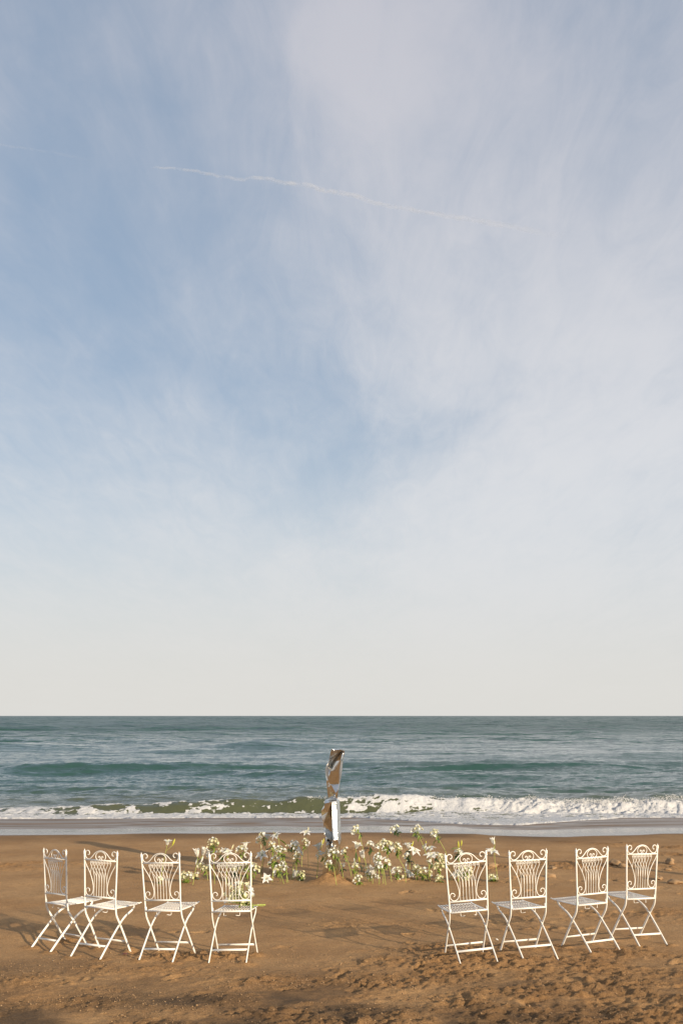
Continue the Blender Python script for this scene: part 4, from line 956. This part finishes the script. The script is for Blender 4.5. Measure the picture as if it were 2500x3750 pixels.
r = np.minimum(.010, .0016+rs.exponential(.0015, N)); z = gz(cx_, cy_)+r*.35
J = rs.uniform(.6, 1.3, (N, 6))*r[:, None]
off = np.array([(1, 0, 0), (-1, 0, 0), (0, 1, 0), (0, -1, 0), (0, 0, .8), (0, 0, -1)])
V = (np.stack([cx_, cy_, z], -1)[:, None, :]+off[None]*J[:, :, None]).reshape(-1, 3)
tri = np.array([(0, 2, 4), (2, 1, 4), (1, 3, 4), (3, 0, 4), (2, 0, 5), (1, 2, 5), (3, 1, 5), (0, 3, 5)])
F = (tri[None]+6*np.arange(N)[:, None, None]).reshape(-1, 3)
V = V.tolist(); F = F.tolist()
tag(link('sand_crumbs', mesh('sand_crumbs', V, F, M_CLOD)), 'loose crumbs of moist sand scattered over the trodden beach', 'sand', kind='stuff')
M_DEAD = simple('dead_leaf', (.16, .045, .02), .5, .3, 40, .4)
dl = link('dead_leaf', mesh('dead_leaf', *(lambda VF: VF)(([(-.035, -.01, .004), (-.015, -.024, .012), (.02, -.018, .010), (.038, .004, .003), (.012, .022, .014), (-.02, .016, .012), (0, 0, .022)], [(0, 1, 6), (1, 2, 6), (2, 3, 6), (3, 4, 6), (4, 5, 6), (5, 0, 6)])), M_DEAD))
x, y = flat_at(452, 3503); dl.location = (x, y, float(gz(x, y))+.002)
tag(dl, 'small reddish brown dead leaf on the sand between the second and third chairs', 'leaf')
sh = link('dropped_petal', PET[.75]); x, y = flat_at(758, 3339); x, y = flat_at(1810, 3447)
sh.location = (x, y, float(gz(x, y))+.012); sh.rotation_euler = (R(80), R(70), 1); sh.scale = (.35,)*3
tag(sh, 'tiny fallen white petal on the sand between the fifth and sixth chairs', 'petal')
yl = link('yellow_petal', mesh('yellow_petal', [(-.02, 0, .003), (0, -.012, .008), (.022, 0, .004), (0, .012, .012)], [(0, 1, 2, 3)], M_BUDY)); x, y = flat_at(1758, 3338)
yl.location = (x, y, float(gz(x, y))+.004); tag(yl, 'small orange yellow petal on the sand beside the seat of the fifth chair', 'petal')

# unseen leaning pole, added out of view to cast the long shadow at right
po = link('shadow_casting_pole', mesh('shadow_casting_pole', *tube([(8.6, 12.75, -.2), (8.30, 12.45, 1.0), (7.95, 12.1, 2.35)], [.07, .06, .05], 10), M_WOOD))
tag(po, 'unseen leaning wooden pole added off to the right to cast a long shadow', 'pole')

# ------------------------------------------------------------------ contrail
def contrail():
    m, t, b = mat('contrail_vapour')
    t.n.remove(b); o = m.node_tree.nodes['Material Output']
    tcn = t.add('ShaderNodeTexCoord'); at = t.add('ShaderNodeAttribute', attribute_name='dens')
    lw = t.add('ShaderNodeLayerWeight'); lw.inputs[0].default_value = .5
    nz = t.noise(tcn.outputs['Object'], .012, 5, .65)
    fac = t.math('POWER', t.math('SUBTRACT', 1.0, lw.outputs['Facing']), 1.6)
    al = t.math('MULTIPLY', t.math('MULTIPLY', fac, at.outputs['Fac']), t.maprange(nz, .34, .62, .10, 1.0)); al = t.math('MULTIPLY', al, .42)
    df = t.add('ShaderNodeBsdfDiffuse'); df.inputs[0].default_value = (.9, .88, .9, 1)
    tr = t.add('ShaderNodeBsdfTranslucent'); tr.inputs[0].default_value = (.9, .88, .9, 1)
    ad = t.add('ShaderNodeMixShader'); t.l.new(df.outputs[0], ad.inputs[1]); t.l.new(tr.outputs[0], ad.inputs[2])
    tp = t.add('ShaderNodeBsdfTransparent'); mx = t.add('ShaderNodeMixShader'); t.put(mx, 0, al)
    t.l.new(tp.outputs[0], mx.inputs[1]); t.l.new(ad.outputs[0], mx.inputs[2]); t.l.new(mx.outputs[0], o.inputs[0])
    return m
M_TRAIL = contrail()
def trail(name, pts, label, D0=9000):
    P = catmull([(x, y, r*100) for x, y, r, d in pts], 6); dens = catmull([(d, 0, 0) for *_, d in pts], 6)
    C = []; rad = []
    for i, p in enumerate(P):
        d = px_dir(p.x+2*math.sin(i*1.7), p.y+1.5*math.sin(i*1.1)+.9*math.sin(i*2.7)); k = D0/d.y; C.append(d*k); rad.append(max(1, .8*p.z/100*k/FPX))
    V, F = tube(C, rad, 14, cap=False); me = mesh(name, V, F, M_TRAIL)
    a = me.attributes.new('dens', 'FLOAT', 'POINT'); a.data.foreach_set('value', [max(0, min(1, dens[i//14].x)) for i in range(len(V))])
    tag(link(name, me), label, 'contrail')
trail('contrail', [(550, 612, 3, 0), (580, 611, 5, .45), (660, 617, 7, .5), (745, 631, 8, .5), (790, 640, 8, .45), (880, 655, 9, .4), (945, 648, 10, .5), (1040, 668, 11, .55), (1110, 674, 12, .6), (1190, 696, 12, .6), (1290, 713, 12, .6), (1370, 742, 11, .4), (1460, 758, 11, .4), (1580, 780, 12, .40), (1720, 802, 14, .34), (1880, 830, 16, .26), (2080, 868, 18, .0)],
      'thin white vapour trail crossing the middle of the sky')
trail('contrail', [(-80, 518, 5, .1), (20, 530, 6, .14), (120, 545, 6, .12), (230, 563, 7, .10), (340, 590, 7, .0)], 'very faint short vapour trail at the left edge of the sky')
for o in bpy.data.objects:
    if o.name.startswith('contrail'): o.visible_shadow = True
